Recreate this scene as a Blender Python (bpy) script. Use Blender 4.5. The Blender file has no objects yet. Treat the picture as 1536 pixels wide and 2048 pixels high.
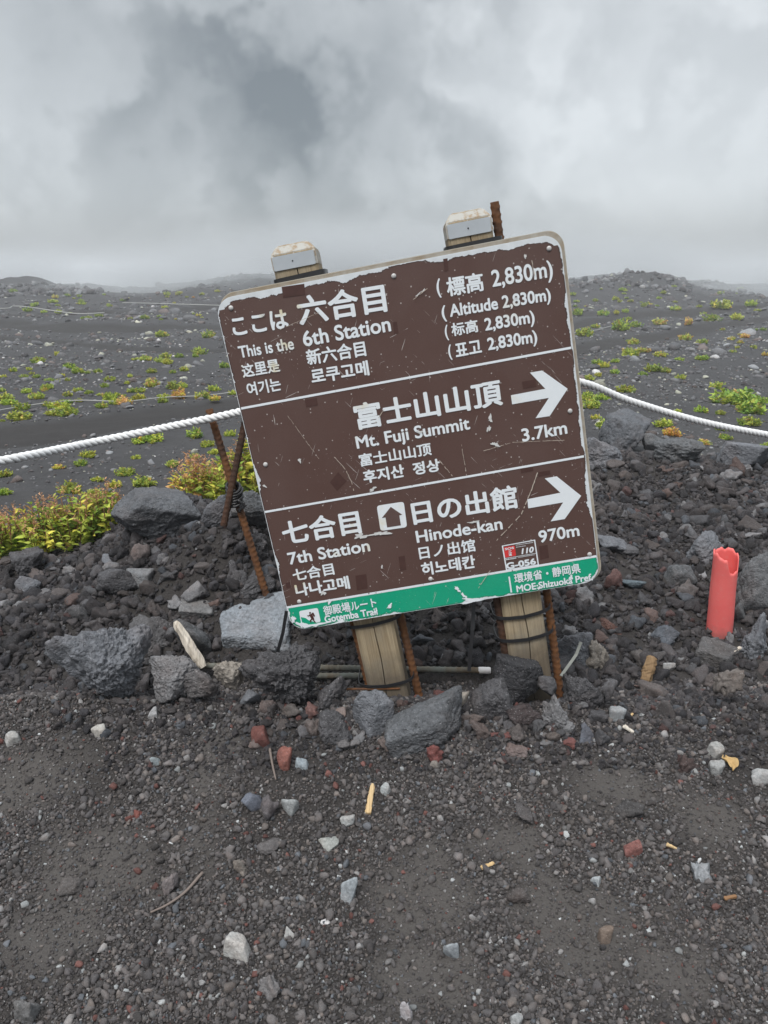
import bpy, bmesh, math, random
import numpy as np
from mathutils import Vector, Matrix

scene = bpy.context.scene
col = scene.collection
rad = math.radians

# ------------------------------------------------------------------ camera
CAM_H, PITCH, F = 1.0, rad(17.5), 1538.0          # F in pixels of the 1536 x 2048 photograph
cam_d = bpy.data.cameras.new('camera')
cam_d.sensor_fit = 'VERTICAL'
cam_d.sensor_height = 24.0
cam_d.lens = F / 2048.0 * 24.0
cam_d.clip_start = 0.02
cam_d.clip_end = 6000
cam = bpy.data.objects.new('camera', cam_d)
cam.location = (0, 0, CAM_H)
cam.rotation_euler = (math.pi / 2 - PITCH, 0, 0)
col.objects.link(cam)
scene.camera = cam

# ------------------------------------------------------------------ sky and sun
SUN_EL, SUN_AZ = rad(58), rad(205)                # azimuth clockwise from +Y
w = bpy.data.worlds.new('World')
scene.world = w
w.use_nodes = True
nt = w.node_tree
nt.nodes.clear()
def N(tree, kind, **kw):
    n = tree.nodes.new(kind)
    for k, v in kw.items():
        if k.startswith('i_'):
            n.inputs[k[2:].replace('_', ' ')].default_value = v
        else:
            setattr(n, k, v)
    return n
out = N(nt, 'ShaderNodeOutputWorld')
bg = N(nt, 'ShaderNodeBackground', i_Strength=0.10)
sky = N(nt, 'ShaderNodeTexSky', sky_type='NISHITA')
sky.sun_disc = False
sky.sun_elevation = SUN_EL
sky.sun_rotation = SUN_AZ
tc = N(nt, 'ShaderNodeTexCoord')
mp = N(nt, 'ShaderNodeMapping')
mp.inputs['Scale'].default_value = (1.0, 1.0, 1.15)
mp.inputs['Location'].default_value = (0.35, 0.2, 0.62)
nt.links.new(tc.outputs['Generated'], mp.inputs['Vector'])
n1 = N(nt, 'ShaderNodeTexNoise', i_Scale=3.4, i_Detail=7.0, i_Roughness=0.50, i_Distortion=0.3)
nt.links.new(mp.outputs[0], n1.inputs['Vector'])
n2 = N(nt, 'ShaderNodeTexNoise', i_Scale=2.3, i_Detail=3.0, i_Roughness=0.45, i_Distortion=0.1)
nt.links.new(mp.outputs[0], n2.inputs['Vector'])
ad = N(nt, 'ShaderNodeMath', operation='ADD')
nt.links.new(n1.outputs['Fac'], ad.inputs[0]); nt.links.new(n2.outputs['Fac'], ad.inputs[1])
cr = N(nt, 'ShaderNodeValToRGB')
cr.color_ramp.interpolation = 'LINEAR'
e = cr.color_ramp.elements
e[0].position = 0.33; e[0].color = (0.215, 0.245, 0.268, 1)
e[1].position = 0.66; e[1].color = (0.76, 0.80, 0.83, 1)
hf = N(nt, 'ShaderNodeMath', operation='MULTIPLY_ADD'); hf.inputs[1].default_value = 0.36; hf.inputs[2].default_value = 0.14
nt.links.new(ad.outputs[0], hf.inputs[0])
# banks of thicker and thinner cloud: (compass azimuth, elevation, radius in degrees, brighter or darker)
nw_ = N(nt, 'ShaderNodeTexNoise', i_Scale=7.0, i_Detail=4.0, i_Roughness=0.55); nt.links.new(tc.outputs['Generated'], nw_.inputs['Vector'])
w1 = N(nt, 'ShaderNodeVectorMath', operation='SUBTRACT'); nt.links.new(nw_.outputs['Color'], w1.inputs[0]); w1.inputs[1].default_value = (.4, .4, .4)
w2 = N(nt, 'ShaderNodeVectorMath', operation='SCALE'); nt.links.new(w1.outputs[0], w2.inputs[0]); w2.inputs['Scale'].default_value = 0.13
w3 = N(nt, 'ShaderNodeVectorMath', operation='ADD'); nt.links.new(w2.outputs[0], w3.inputs[0]); nt.links.new(tc.outputs['Generated'], w3.inputs[1])
fac = hf.outputs[0]
for az, el, rd_, amp in ((-25.9, 13.6, 14, .07), (-10, 12.3, 8, .045), (22.5, 12.3, 16, .085), (1.2, 9, 10, .05), (-20.6, 5, 7, .035), (7.4, 4, 7, .045), (-15, 6.4, 8, -.075), (-2.6, 16, 10, -.05),
                         (9.6, 14.8, 8, -.055), (-5.7, 4.4, 8, -.08), (23.8, 2.0, 7, -.05), (12, 7, 9, .05), (-19, 13.4, 6, -.035), (14.5, 9.5, 6, -.03), (20, 14.5, 10, .04), (0, 1.5, 7, -.05)):
    a_, e_ = rad(az), rad(el)
    dt = N(nt, 'ShaderNodeVectorMath', operation='DOT_PRODUCT'); nt.links.new(w3.outputs[0], dt.inputs[0])
    dt.inputs[1].default_value = (math.sin(a_) * math.cos(e_), math.cos(a_) * math.cos(e_), math.sin(e_))
    bm_ = N(nt, 'ShaderNodeMapRange', interpolation_type='SMOOTHERSTEP'); nt.links.new(dt.outputs['Value'], bm_.inputs['Value'])
    bm_.inputs['From Min'].default_value = math.cos(rad(rd_ * 1.5)); bm_.inputs['From Max'].default_value = 1.0
    bm_.inputs['To Min'].default_value = 0.0; bm_.inputs['To Max'].default_value = amp
    pl_ = N(nt, 'ShaderNodeMath', operation='ADD'); nt.links.new(fac, pl_.inputs[0]); nt.links.new(bm_.outputs[0], pl_.inputs[1]); fac = pl_.outputs[0]
nt.links.new(fac, cr.inputs['Fac'])
# an overcast sky is brighter towards the zenith
sx = N(nt, 'ShaderNodeSeparateXYZ'); nt.links.new(tc.outputs['Generated'], sx.inputs[0])
mr = N(nt, 'ShaderNodeMapRange'); mr.inputs['From Min'].default_value = 0.30; mr.inputs['From Max'].default_value = 1.0
mr.inputs['To Min'].default_value = 9.3; mr.inputs['To Max'].default_value = 30.0
nt.links.new(sx.outputs['Z'], mr.inputs['Value'])
sc = N(nt, 'ShaderNodeVectorMath', operation='SCALE')
fogmix = N(nt, 'ShaderNodeMix', data_type='RGBA'); fogmix.inputs['B'].default_value = (0.375, 0.40, 0.42, 1)
fr_ = N(nt, 'ShaderNodeMapRange'); fr_.inputs['From Min'].default_value = 0.015; fr_.inputs['From Max'].default_value = 0.10
fr_.inputs['To Min'].default_value = 0.85; fr_.inputs['To Max'].default_value = 0.0; fr_.interpolation_type = 'SMOOTHSTEP'
nt.links.new(sx.outputs['Z'], fr_.inputs['Value']); nt.links.new(fr_.outputs[0], fogmix.inputs['Factor'])
nt.links.new(cr.outputs['Color'], fogmix.inputs['A'])
nt.links.new(fogmix.outputs['Result'], sc.inputs[0]); nt.links.new(mr.outputs[0], sc.inputs['Scale'])
mx = N(nt, 'ShaderNodeMix', data_type='RGBA'); mx.inputs['Factor'].default_value = 0.93
nt.links.new(sky.outputs['Color'], mx.inputs['A']); nt.links.new(sc.outputs[0], mx.inputs['B'])
nt.links.new(mx.outputs['Result'], bg.inputs['Color'])
nt.links.new(bg.outputs[0], out.inputs['Surface'])

sun_d = bpy.data.lights.new('sun', 'SUN')
sun_d.energy = 2.6
sun_d.angle = rad(22)
sun_d.color = (1.0, 0.97, 0.93)
sun = bpy.data.objects.new('sun', sun_d)
sdir = Vector((math.sin(SUN_AZ) * math.cos(SUN_EL), math.cos(SUN_AZ) * math.cos(SUN_EL), math.sin(SUN_EL)))
sun.rotation_euler = sdir.to_track_quat('Z', 'Y').to_euler()
sun.location = (0, 0, 20)
col.objects.link(sun)
vs = scene.view_settings
vs.view_transform = 'Standard'; vs.look = 'None'; vs.gamma = 1.0; vs.exposure = 0.14
scene.cycles.max_bounces = 6
scene.cycles.volume_bounces = 1
scene.cycles.volume_step_rate = 2.0

# ------------------------------------------------------------------ numeric helpers
random.seed(7)
rng = np.random.default_rng(11)
def _hash(ix, iy, iz, s):
    h = (ix.astype(np.int64) * 374761393 + iy.astype(np.int64) * 668265263 + iz.astype(np.int64) * 2147483647 + s * 974711) & 0xFFFFFFFF
    h = ((h ^ (h >> 13)) * 1274126177) & 0xFFFFFFFF
    h = ((h ^ (h >> 16)) * 2246822519) & 0xFFFFFFFF
    return ((h ^ (h >> 15)) & 0xFFFF) / 32767.5 - 1.0
def vnoise(p, seed=0):
    p = np.asarray(p, float)
    i = np.floor(p).astype(np.int64); f = p - i
    u = f * f * f * (f * (f * 6 - 15) + 10)
    r = 0
    for dx in (0, 1):
        wx = u[:, 0] if dx else 1 - u[:, 0]
        for dy in (0, 1):
            wy = u[:, 1] if dy else 1 - u[:, 1]
            for dz in (0, 1):
                wz = u[:, 2] if dz else 1 - u[:, 2]
                r = r + wx * wy * wz * _hash(i[:, 0] + dx, i[:, 1] + dy, i[:, 2] + dz, seed)
    return r
def fbm(p, octaves=4, seed=0, gain=0.5, lac=2.03):
    a, t, p = 1.0, 0, np.asarray(p, float)
    for k in range(octaves):
        t = t + a * vnoise(p, seed + k * 17)
        a *= gain; p = p * lac + 13.7
    return t
def n2d(x, y, scale, octaves=3, seed=0):
    p = np.stack([np.asarray(x, float) * scale, np.asarray(y, float) * scale, np.zeros_like(x, dtype=float) + seed * 3.1], 1)
    return fbm(p, octaves, seed)
def sstep(a, b, x):
    t = np.clip((x - a) / (b - a), 0, 1); return t * t * (3 - 2 * t)

# ------------------------------------------------------------------ pixel rays (a pixel of the photo -> a direction from the camera)
FW = Vector((0, math.cos(PITCH), -math.sin(PITCH)))
DN = Vector((0, -math.sin(PITCH), -math.cos(PITCH)))
RT = Vector((1, 0, 0))
CAM = Vector((0, 0, CAM_H))
def ray(px, py):
    return RT * ((px - 768) / F) + DN * ((py - 1024) / F) + FW
def P(px, py, depth):
    return CAM + ray(px, py) * depth

# ------------------------------------------------------------------ terrain height
LY = np.array([-400, -20, 0.0, 0.7, 1.15, 1.38, 1.55, 1.72, 2.0, 2.35, 2.6, 3.3, 4.8, 10, 22, 40, 55, 75, 130, 300, 1000, 3000])
LZ = np.array([60, 0.5, -0.16, -0.13, -0.08, -0.01, 0.05, -0.025, 0.09, 0.20, 0.20, -0.10, -0.31, -0.52, -0.90, -0.85, -0.40, -0.9, -6, -32, -150, -500])
RY = np.array([-400, -20, 0.0, 0.7, 1.15, 1.38, 1.55, 1.72, 2.2, 2.7, 3.2, 3.5, 4.4, 6, 10, 22, 40, 55, 75, 130, 300, 1000, 3000])
RZ = np.array([60, 0.5, -0.16, -0.12, -0.06, 0.00, 0.05, -0.015, 0.09, 0.17, 0.22, 0.18, -0.15, -0.36, -0.50, -0.90, -0.85, -0.40, -0.9, -6, -32, -150, -500])
RIDX = np.array([-200, -60, -33, -27.5, -24, -21, -18, -11, 0, 13.7, 16, 18.5, 21, 24, 30, 80, 200])
RIDZ = np.array([-1.0, 0.4, 0.25, 0.12, 0.15, -0.15, -0.40, 0.35, 0.40, 0.45, 0.72, 0.70, 0.2, -0.1, -0.3, -0.5, -1.0]) + 0.40
PATHS = []            # filled below: (polyline of world points, half width)
def H_base(x, y):
    x = np.asarray(x, float); y = np.asarray(y, float)
    wr = sstep(0.25, 0.75, x)
    z = (1 - wr) * np.interp(y, LY, LZ) + wr * np.interp(y, RY, RZ)
    ridge = np.interp(x * 55 / np.maximum(y, 20), RIDX, RIDZ)
    z = z + ridge * sstep(36, 54, y) * (1 - sstep(80, 200, y))
    d = np.hypot(x, y)
    far = sstep(4.0, 9.0, d)
    z = z + far * np.minimum(d, 60) / 40.0 * 0.20 * n2d(x, y, 0.22, 3, 1)
    z = z + far * sstep(30, 55, d) * 0.16 * n2d(x, y, 0.5, 3, 4)
    near = 1 - sstep(6, 12, d)
    z = z - 0.10 * (1 - sstep(-1.05, -0.75, x)) * sstep(1.9, 2.3, y) * (1 - sstep(2.9, 3.4, y))
    z = z + 0.17 * np.exp(-((x + .46) ** 2 + (y - 2.14) ** 2) / (2 * .12 ** 2))
    z = z + 0.030 * n2d(x, y, 2.6, 2, 12) * sstep(1.75, 2.1, y) * (1 - sstep(3.6, 5, y))
    z = z + near * (0.012 * n2d(x, y, 4.0, 3, 2) + 0.006 * n2d(x, y, 14.0, 2, 3) * sstep(1.4, 1.8, y))
    return z
def H(x, y):
    return H_base(x, y)
def H1(x, y):
    return float(H(np.array([x]), np.array([y]))[0])
_T = np.concatenate([np.geomspace(0.5, 110, 900), np.geomspace(112, 3000, 60)])
def ground(px, py):
    r = ray(px, py)
    x = CAM.x + r.x * _T; y = CAM.y + r.y * _T; z = CAM.z + r.z * _T
    g = z - H(x, y)
    k = np.where(g < 0)[0]
    if len(k) == 0:
        t = 60.0
    else:
        k = max(k[0], 1); a, b = g[k - 1], g[k]
        t = _T[k - 1] + (_T[k] - _T[k - 1]) * a / (a - b)
    p = CAM + r * t
    return Vector((p.x, p.y, H1(p.x, p.y))), t

# ------------------------------------------------------------------ object helpers
def tag(o, label=None, cat=None, group=None, kind=None):
    if label: o['label'] = label
    if cat: o['category'] = cat
    if group: o['group'] = group
    if kind: o['kind'] = kind
    return o
def mesh_np(name, verts, faces, smooth=True):
    me = bpy.data.meshes.new(name)
    verts = np.asarray(verts, np.float32); faces = np.asarray(faces, np.int32)
    k = faces.shape[1]
    me.vertices.add(len(verts)); me.vertices.foreach_set('co', verts.ravel())
    me.loops.add(faces.size); me.loops.foreach_set('vertex_index', faces.ravel())
    me.polygons.add(len(faces))
    me.polygons.foreach_set('loop_start', np.arange(len(faces), dtype=np.int32) * k)
    me.polygons.foreach_set('use_smooth', np.full(len(faces), bool(smooth)))
    me.update(calc_edges=True)
    return me
def mesh_py(name, verts, faces, smooth=False):
    me = bpy.data.meshes.new(name)
    me.from_pydata([tuple(v) for v in verts], [], [tuple(f) for f in faces])
    if smooth:
        for p in me.polygons: p.use_smooth = True
    me.update()
    return me
def link(name, me, mat=None, parent=None, loc=None):
    o = bpy.data.objects.new(name, me)
    if mat is not None and me is not None and not me.materials: me.materials.append(mat)
    if parent is not None: o.parent = parent
    if loc is not None: o.location = loc
    col.objects.link(o)
    return o
def empty(name, loc=(0, 0, 0)):
    o = bpy.data.objects.new(name, None); o.location = loc; o.empty_display_size = 0.05
    col.objects.link(o); return o

# ------------------------------------------------------------------ materials
class Mat:
    def __init__(s, name):
        s.m = bpy.data.materials.new(name); s.m.use_nodes = True
        s.t = s.m.node_tree; s.t.nodes.clear()
        s.o = s.n('ShaderNodeOutputMaterial'); s.b = s.n('ShaderNodeBsdfPrincipled')
        s.l(s.b.outputs[0], s.o.inputs['Surface'])
        s._tc = None
    def n(s, kind, **kw): return N(s.t, kind, **kw)
    def l(s, a, b): s.t.links.new(a, b)
    def co(s):
        if s._tc is None: s._tc = s.n('ShaderNodeTexCoord')
        return s._tc.outputs['Object']
    def pos(s):
        return s.n('ShaderNodeNewGeometry').outputs['Position']
    def noise(s, scale, detail=4, rough=0.55, vec=None, dist=0.0):
        x = s.n('ShaderNodeTexNoise', i_Scale=scale, i_Detail=detail, i_Roughness=rough, i_Distortion=dist)
        s.l(vec if vec is not None else s.co(), x.inputs['Vector']); return x.outputs['Fac']
    def voro(s, scale, feature='F1', out='Distance', vec=None):
        x = s.n('ShaderNodeTexVoronoi', feature=feature, i_Scale=scale)
        s.l(vec if vec is not None else s.co(), x.inputs['Vector']); return x.outputs[out]
    def mapr(s, v, a, b, c=0.0, d=1.0):
        x = s.n('ShaderNodeMapRange'); x.inputs['From Min'].default_value = a; x.inputs['From Max'].default_value = b
        x.inputs['To Min'].default_value = c; x.inputs['To Max'].default_value = d
        s.l(v, x.inputs['Value']); return x.outputs[0]
    def math(s, op, a, b=None, c=None):
        x = s.n('ShaderNodeMath', operation=op)
        for i, v in enumerate((a, b, c)):
            if v is None: continue
            if isinstance(v, (int, float)): x.inputs[i].default_value = v
            else: s.l(v, x.inputs[i])
        return x.outputs[0]
    def mix(s, f, a, b, blend='MIX'):
        x = s.n('ShaderNodeMix', data_type='RGBA', blend_type=blend)
        for k, v in (('Factor', f), ('A', a), ('B', b)):
            if isinstance(v, (int, float)): x.inputs[k].default_value = v
            elif isinstance(v, tuple): x.inputs[k].default_value = v if len(v) == 4 else v + (1,)
            else: s.l(v, x.inputs[k])
        return x.outputs['Result']
    def base(s, v):
        if isinstance(v, tuple): s.b.inputs['Base Color'].default_value = v if len(v) == 4 else v + (1,)
        else: s.l(v, s.b.inputs['Base Color'])
    def rough(s, v, spec=0.3):
        s.b.inputs['Specular IOR Level'].default_value = spec
        if isinstance(v, (int, float)): s.b.inputs['Roughness'].default_value = v
        else: s.l(v, s.b.inputs['Roughness'])
    def bump(s, h, strength=0.5, dist=0.01):
        x = s.n('ShaderNodeBump'); x.inputs['Strength'].default_value = strength; x.inputs['Distance'].default_value = dist
        s.l(h, x.inputs['Height']); s.l(x.outputs[0], s.b.inputs['Normal'])
    def attr(s, name, typ='GEOMETRY', out='Color'):
        x = s.n('ShaderNodeAttribute', attribute_name=name, attribute_type=typ); return x.outputs[out]

def rock_mat(name, source, k, bd, pit=1.0):
    """source: 'INSTANCER' reads the instance colour, 'OBJECT' the object colour. k scales the texture to the mesh's own units."""
    M = Mat(name)
    if source == 'INSTANCER': c = M.attr('col', 'INSTANCER')
    else: c = M.n('ShaderNodeObjectInfo').outputs['Color']
    oi = M.n('ShaderNodeObjectInfo').outputs['Random']
    v = M.n('ShaderNodeVectorMath', operation='ADD'); M.l(M.co(), v.inputs[0])
    cb = M.n('ShaderNodeCombineXYZ'); M.l(M.math('MULTIPLY', oi, 37.0), cb.inputs[0]); M.l(M.math('MULTIPLY', oi, 11.0), cb.inputs[2])
    M.l(cb.outputs[0], v.inputs[1]); vec = v.outputs[0]
    big = M.noise(1.6 * k, 5, 0.6, vec); fine = M.noise(9 * k, 5, 0.7, vec)
    c2 = M.mix(1.0, c, M.mix(big, (0.62, 0.60, 0.60), (1.40, 1.40, 1.42)), 'MULTIPLY')
    c2 = M.mix(1.0, c2, M.mix(M.mapr(fine, 0.3, 0.7), (0.66, 0.66, 0.66), (1.36, 1.36, 1.36)), 'MULTIPLY')
    dirt = M.mapr(M.noise(.7 * k, 4, .65, vec), .46, .66, 0, .75)
    c2 = M.mix(dirt, c2, M.mix(1.0, c2, (1.05, .95, .90), 'MULTIPLY'))
    # mineral specks: a few bright crystals
    vo = M.n('ShaderNodeTexVoronoi', feature='F1', i_Scale=26 * k); M.l(vec, vo.inputs['Vector'])
    s_ = M.n('ShaderNodeSeparateColor'); M.l(vo.outputs['Color'], s_.inputs[0])
    sp = M.math('MULTIPLY', M.math('LESS_THAN', vo.outputs['Distance'], 0.26), M.math('GREATER_THAN', s_.outputs[0], 0.84))
    c2 = M.mix(M.math('MULTIPLY', sp, 0.6), c2, (0.36, 0.36, 0.36))
    M.base(c2); M.rough(0.92, 0.22)
    pits = M.mapr(M.voro(11 * k, vec=vec), 0.05, 0.45)
    pits2 = M.mapr(M.voro(23 * k, vec=vec), 0.05, 0.5)
    h = M.math('ADD', M.math('MULTIPLY', pits, 0.5 * pit), M.math('MULTIPLY', fine, 0.8))
    h = M.math('ADD', h, M.math('MULTIPLY', pits2, 0.3 * pit))
    M.bump(h, 0.8, bd)
    return M.m
MAT_ROCK = rock_mat('lava_rock_surface', 'OBJECT', 12.0, .0065)              # meshes in metres
MAT_STONE = rock_mat('small_stone_surface', 'OBJECT', 22.0, .0016)             # small stones, metres
MAT_ROCKU = rock_mat('lava_stone_surface', 'OBJECT', 0.9, .0022)             # unit meshes
MAT_GRAVEL = rock_mat('scoria_surface', 'INSTANCER', 0.8, .0012)

def ground_mat():
    M = Mat('volcanic_ash')
    p = M.pos()
    path = M.attr('path', 'GEOMETRY', 'Fac'); dust = M.attr('dust', 'GEOMETRY', 'Fac'); farv = M.attr('far', 'GEOMETRY', 'Fac')
    a = M.noise(55, 6, 0.7, p); b = M.noise(6, 5, 0.6, p); c = M.noise(240, 3, 0.6, p); d = M.noise(0.6, 4, 0.6, p)
    base = M.mix(b, (0.030, 0.027, 0.026), (0.055, 0.050, 0.048))
    base = M.mix(1.0, base, M.mix(a, (0.6, 0.6, 0.6), (1.4, 1.4, 1.4)), 'MULTIPLY')
    base = M.mix(1.0, base, M.mix(M.mapr(c, 0.3, 0.7), (0.65, 0.65, 0.65), (1.35, 1.35, 1.35)), 'MULTIPLY')
    dusty = M.mix(c, (0.064, 0.058, 0.055), (0.102, 0.094, 0.089))
    base = M.mix(dust, base, dusty)
    slope = M.mix(d, (0.040, 0.039, 0.041), (0.070, 0.069, 0.071))
    slope = M.mix(1.0, slope, M.mix(M.noise(9, 5, 0.75, p), (0.55, 0.55, 0.55), (1.45, 1.45, 1.45)), 'MULTIPLY')
    base = M.mix(farv, base, slope)
    tread = M.mix(M.noise(2.2, 5, 0.65, p), (0.028, 0.026, 0.026), (0.046, 0.043, 0.042))
    base = M.mix(M.math('MULTIPLY', path, 0.9), base, tread)
    M.base(base); M.rough(0.95, 0.15)
    h = M.math('ADD', M.math('MULTIPLY', a, 1.0), M.math('MULTIPLY', c, 0.35))
    M.bump(h, 0.8, 0.012)
    return M.m
MAT_GROUND = ground_mat()

# ------------------------------------------------------------------ trails trodden into the slope (world polylines)
def world_line(pts):
    return np.array([[*ground(px, py)[0]][:2] for px, py in pts])
for pts, hw in (
    ([(-500, 905), (-200, 893), (0, 872), (150, 852), (300, 830), (440, 812), (620, 790), (800, 770), (1000, 735), (1160, 697), (1270, 680), (1350, 668), (1440, 650), (1560, 634), (1800, 610)], 0.62),
    ([(-300, 650), (0, 676), (110, 682), (220, 694), (340, 700), (460, 702), (800, 690), (1150, 652), (1300, 632)], 0.62),
    ([(-300, 640), (0, 645), (120, 652), (260, 657), (430, 655), (600, 650)], 1.0),
    ([(1100, 634), (1250, 627), (1400, 622), (1700, 612)], 1.2),
    ([(-300, 630), (200, 622), (450, 612)], 1.0)):
    PATHS.append((world_line(pts), hw))
def path_mask(x, y):
    m = np.zeros(len(x))
    for line, hw in PATHS:
        dmin = np.full(len(x), 1e9)
        for a, b in zip(line[:-1], line[1:]):
            ab = b - a; L2 = max(ab @ ab, 1e-9)
            t = np.clip(((x - a[0]) * ab[0] + (y - a[1]) * ab[1]) / L2, 0, 1)
            dd = np.hypot(x - a[0] - t * ab[0], y - a[1] - t * ab[1])
            dmin = np.minimum(dmin, dd)
        wob = 0.22 * n2d(x, y, 1.1, 2, 8) * hw
        m = np.maximum(m, 1 - sstep(hw * 0.72, hw * 1.12, dmin + wob))
    return m

# dust patches of fine sand in the foreground
DUSTP = [ground(px, py)[0].to_tuple()[:2] + (r,) for px, py, r in
         ((40, 1560, .16), (230, 1730, .20), (430, 1480, .11), (390, 1560, .10), (810, 1780, .14), (1180, 1850, .16), (1330, 1940, .12),
          (1020, 1680, .10), (1230, 1570, .12), (120, 1880, .14), (880, 1960, .12), (1420, 1640, .12))]
def dust_mask(x, y):
    m = np.zeros(len(x))
    for cx, cy, r in DUSTP:
        dd = np.hypot(x - cx, (y - cy) * 1.3) / r + 0.45 * n2d(x, y, 9, 3, 5)
        m = np.maximum(m, 1 - sstep(0.35, 1.05, dd))
    return m * (1 - sstep(1.45, 1.6, y))

# ------------------------------------------------------------------ ground sheet
def build_ground():
    ang = np.concatenate([np.linspace(-180, -42, 46)[:-1], np.linspace(-42, 42, 360), np.linspace(42, 180, 46)[1:]])
    ang = np.radians(ang)
    rr = np.concatenate([[0.0], np.geomspace(0.25, 130, 620), np.geomspace(133, 2600, 60)])
    A, R = np.meshgrid(ang, rr)
    x = (R * np.sin(A)).ravel(); y = (R * np.cos(A)).ravel()
    m = path_mask(x, y)
    z = H(x, y) - 0.035 * m * sstep(3, 6, np.hypot(x, y))
    n, k = len(rr), len(ang)
    i = np.arange(n - 1)[:, None] * k + np.arange(k - 1)[None, :]
    f = np.stack([i, i + 1, i + k + 1, i + k], -1).reshape(-1, 4)[:, ::-1]
    me = mesh_np('ground', np.stack([x, y, z], 1), f)
    for nm, val in (('path', m), ('dust', dust_mask(x, y)), ('far', sstep(3.2, 5.0, np.hypot(x, y)))):
        a = me.attributes.new(nm, 'FLOAT', 'POINT'); a.data.foreach_set('value', val.astype(np.float32))
    o = link('ground', me, MAT_GROUND)
    tag(o, kind='structure')
build_ground()

# ------------------------------------------------------------------ air
def build_haze():
    M = bpy.data.materials.new('pale_fog'); M.use_nodes = True
    t = M.node_tree; t.nodes.clear()
    o = N(t, 'ShaderNodeOutputMaterial'); v = N(t, 'ShaderNodeVolumePrincipled')
    v.inputs['Color'].default_value = (0.93, 0.955, 0.98, 1); v.inputs['Density'].default_value = HAZE
    v.inputs['Anisotropy'].default_value = 0.0
    t.links.new(v.outputs[0], o.inputs['Volume'])
    bm = bmesh.new(); bmesh.ops.create_cube(bm, size=1.0)
    me = bpy.data.meshes.new('haze'); bm.to_mesh(me); bm.free()
    ob = link('haze', me, M)
    ob.scale = (5400, 5400, 600); ob.location = (0, 0, 6.0 - 300)
    tag(ob, kind='stuff')
HAZE = 0.0028

# ------------------------------------------------------------------ rock meshes
_ico = {}
def ico(sub):
    if sub not in _ico:
        bm = bmesh.new(); bmesh.ops.create_icosphere(bm, subdivisions=sub, radius=1.0)
        v = np.array([x.co for x in bm.verts]); f = np.array([[q.index for q in p.verts] for p in bm.faces]); bm.free()
        v /= np.linalg.norm(v, axis=1)[:, None]
        _ico[sub] = (v, f)
    return _ico[sub]
def rock_verts(seed, kind='lava', sub=4):
    r_ = np.random.default_rng(seed)
    d, f = ico(sub)
    K, sharp, amp, hi = {'lava': (12, 10, .14, .055), 'angular': (15, 24, .055, .03), 'round': (12, 8, .06, .02),
                         'nodule': (11, 6, .24, .06), 'boulder': (15, 9, .10, .06), 'slab': (9, 34, .03, .03), 'clinker': (9, 6, .26, .10)}[kind]
    nn = r_.normal(size=(K, 3)); nn /= np.linalg.norm(nn, axis=1)[:, None]
    off = r_.uniform(.62, 1.0, K)
    if kind in ('angular', 'slab'):
        ax = np.concatenate([np.eye(3), -np.eye(3)]) + r_.normal(0, .16 if kind == 'slab' else .34, (6, 3))
        if kind == 'angular':
            th = r_.uniform(0, 6.28); cz, sz_ = math.cos(th), math.sin(th); ax = ax @ np.array([[cz, sz_, 0], [-sz_, cz, 0], [0, 0, 1]])
        nn[:6] = ax / np.linalg.norm(ax, axis=1)[:, None]; off[:6] = r_.uniform(.60, .80, 6)
        off[6:] = r_.uniform(.74, 1.0, K - 6)
        if kind == 'slab': nn[2] = (0.05, -.52, .85); off[2] = .42
    ri = off / np.maximum(d @ nn.T, 0.06)
    ri = np.minimum(ri, 3.0)
    r = -np.log(np.exp(-sharp * ri).sum(1)) / sharp
    q = r_.uniform(-50, 50, 3)
    p0 = d * r[:, None]
    nz = fbm(p0 * 1.7 + q, 3, seed)
    rg = 1 - np.abs(fbm(p0 * 4.2 + q, 3, seed + 5))
    r = r * (1 + amp * nz) + hi * (rg - 0.6) + hi * 0.45 * fbm(p0 * 11 + q, 2, seed + 9)
    v = d * r[:, None]
    lo, hi_ = v.min(0), v.max(0)
    v = (v - (lo + hi_) / 2) / ((hi_ - lo) / 2)
    return v, f
def unit_rock(name, seed, kind, sub):
    v, f = rock_verts(seed, kind, sub)
    return mesh_np(name, v, f)

C_DARK = (0.078, 0.077, 0.081); C_BLUE = (0.142, 0.149, 0.162); C_GREY = (0.155, 0.155, 0.159); C_BROWN = (0.101, 0.086, 0.081)
C_RED = (.135, .060, .052); C_PALE = (.27, .285, .285); C_PALEB = (.24, .275, .295); C_TAN = (0.230, 0.209, 0.182); C_BLACK = (.040, .040, .043)

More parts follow.
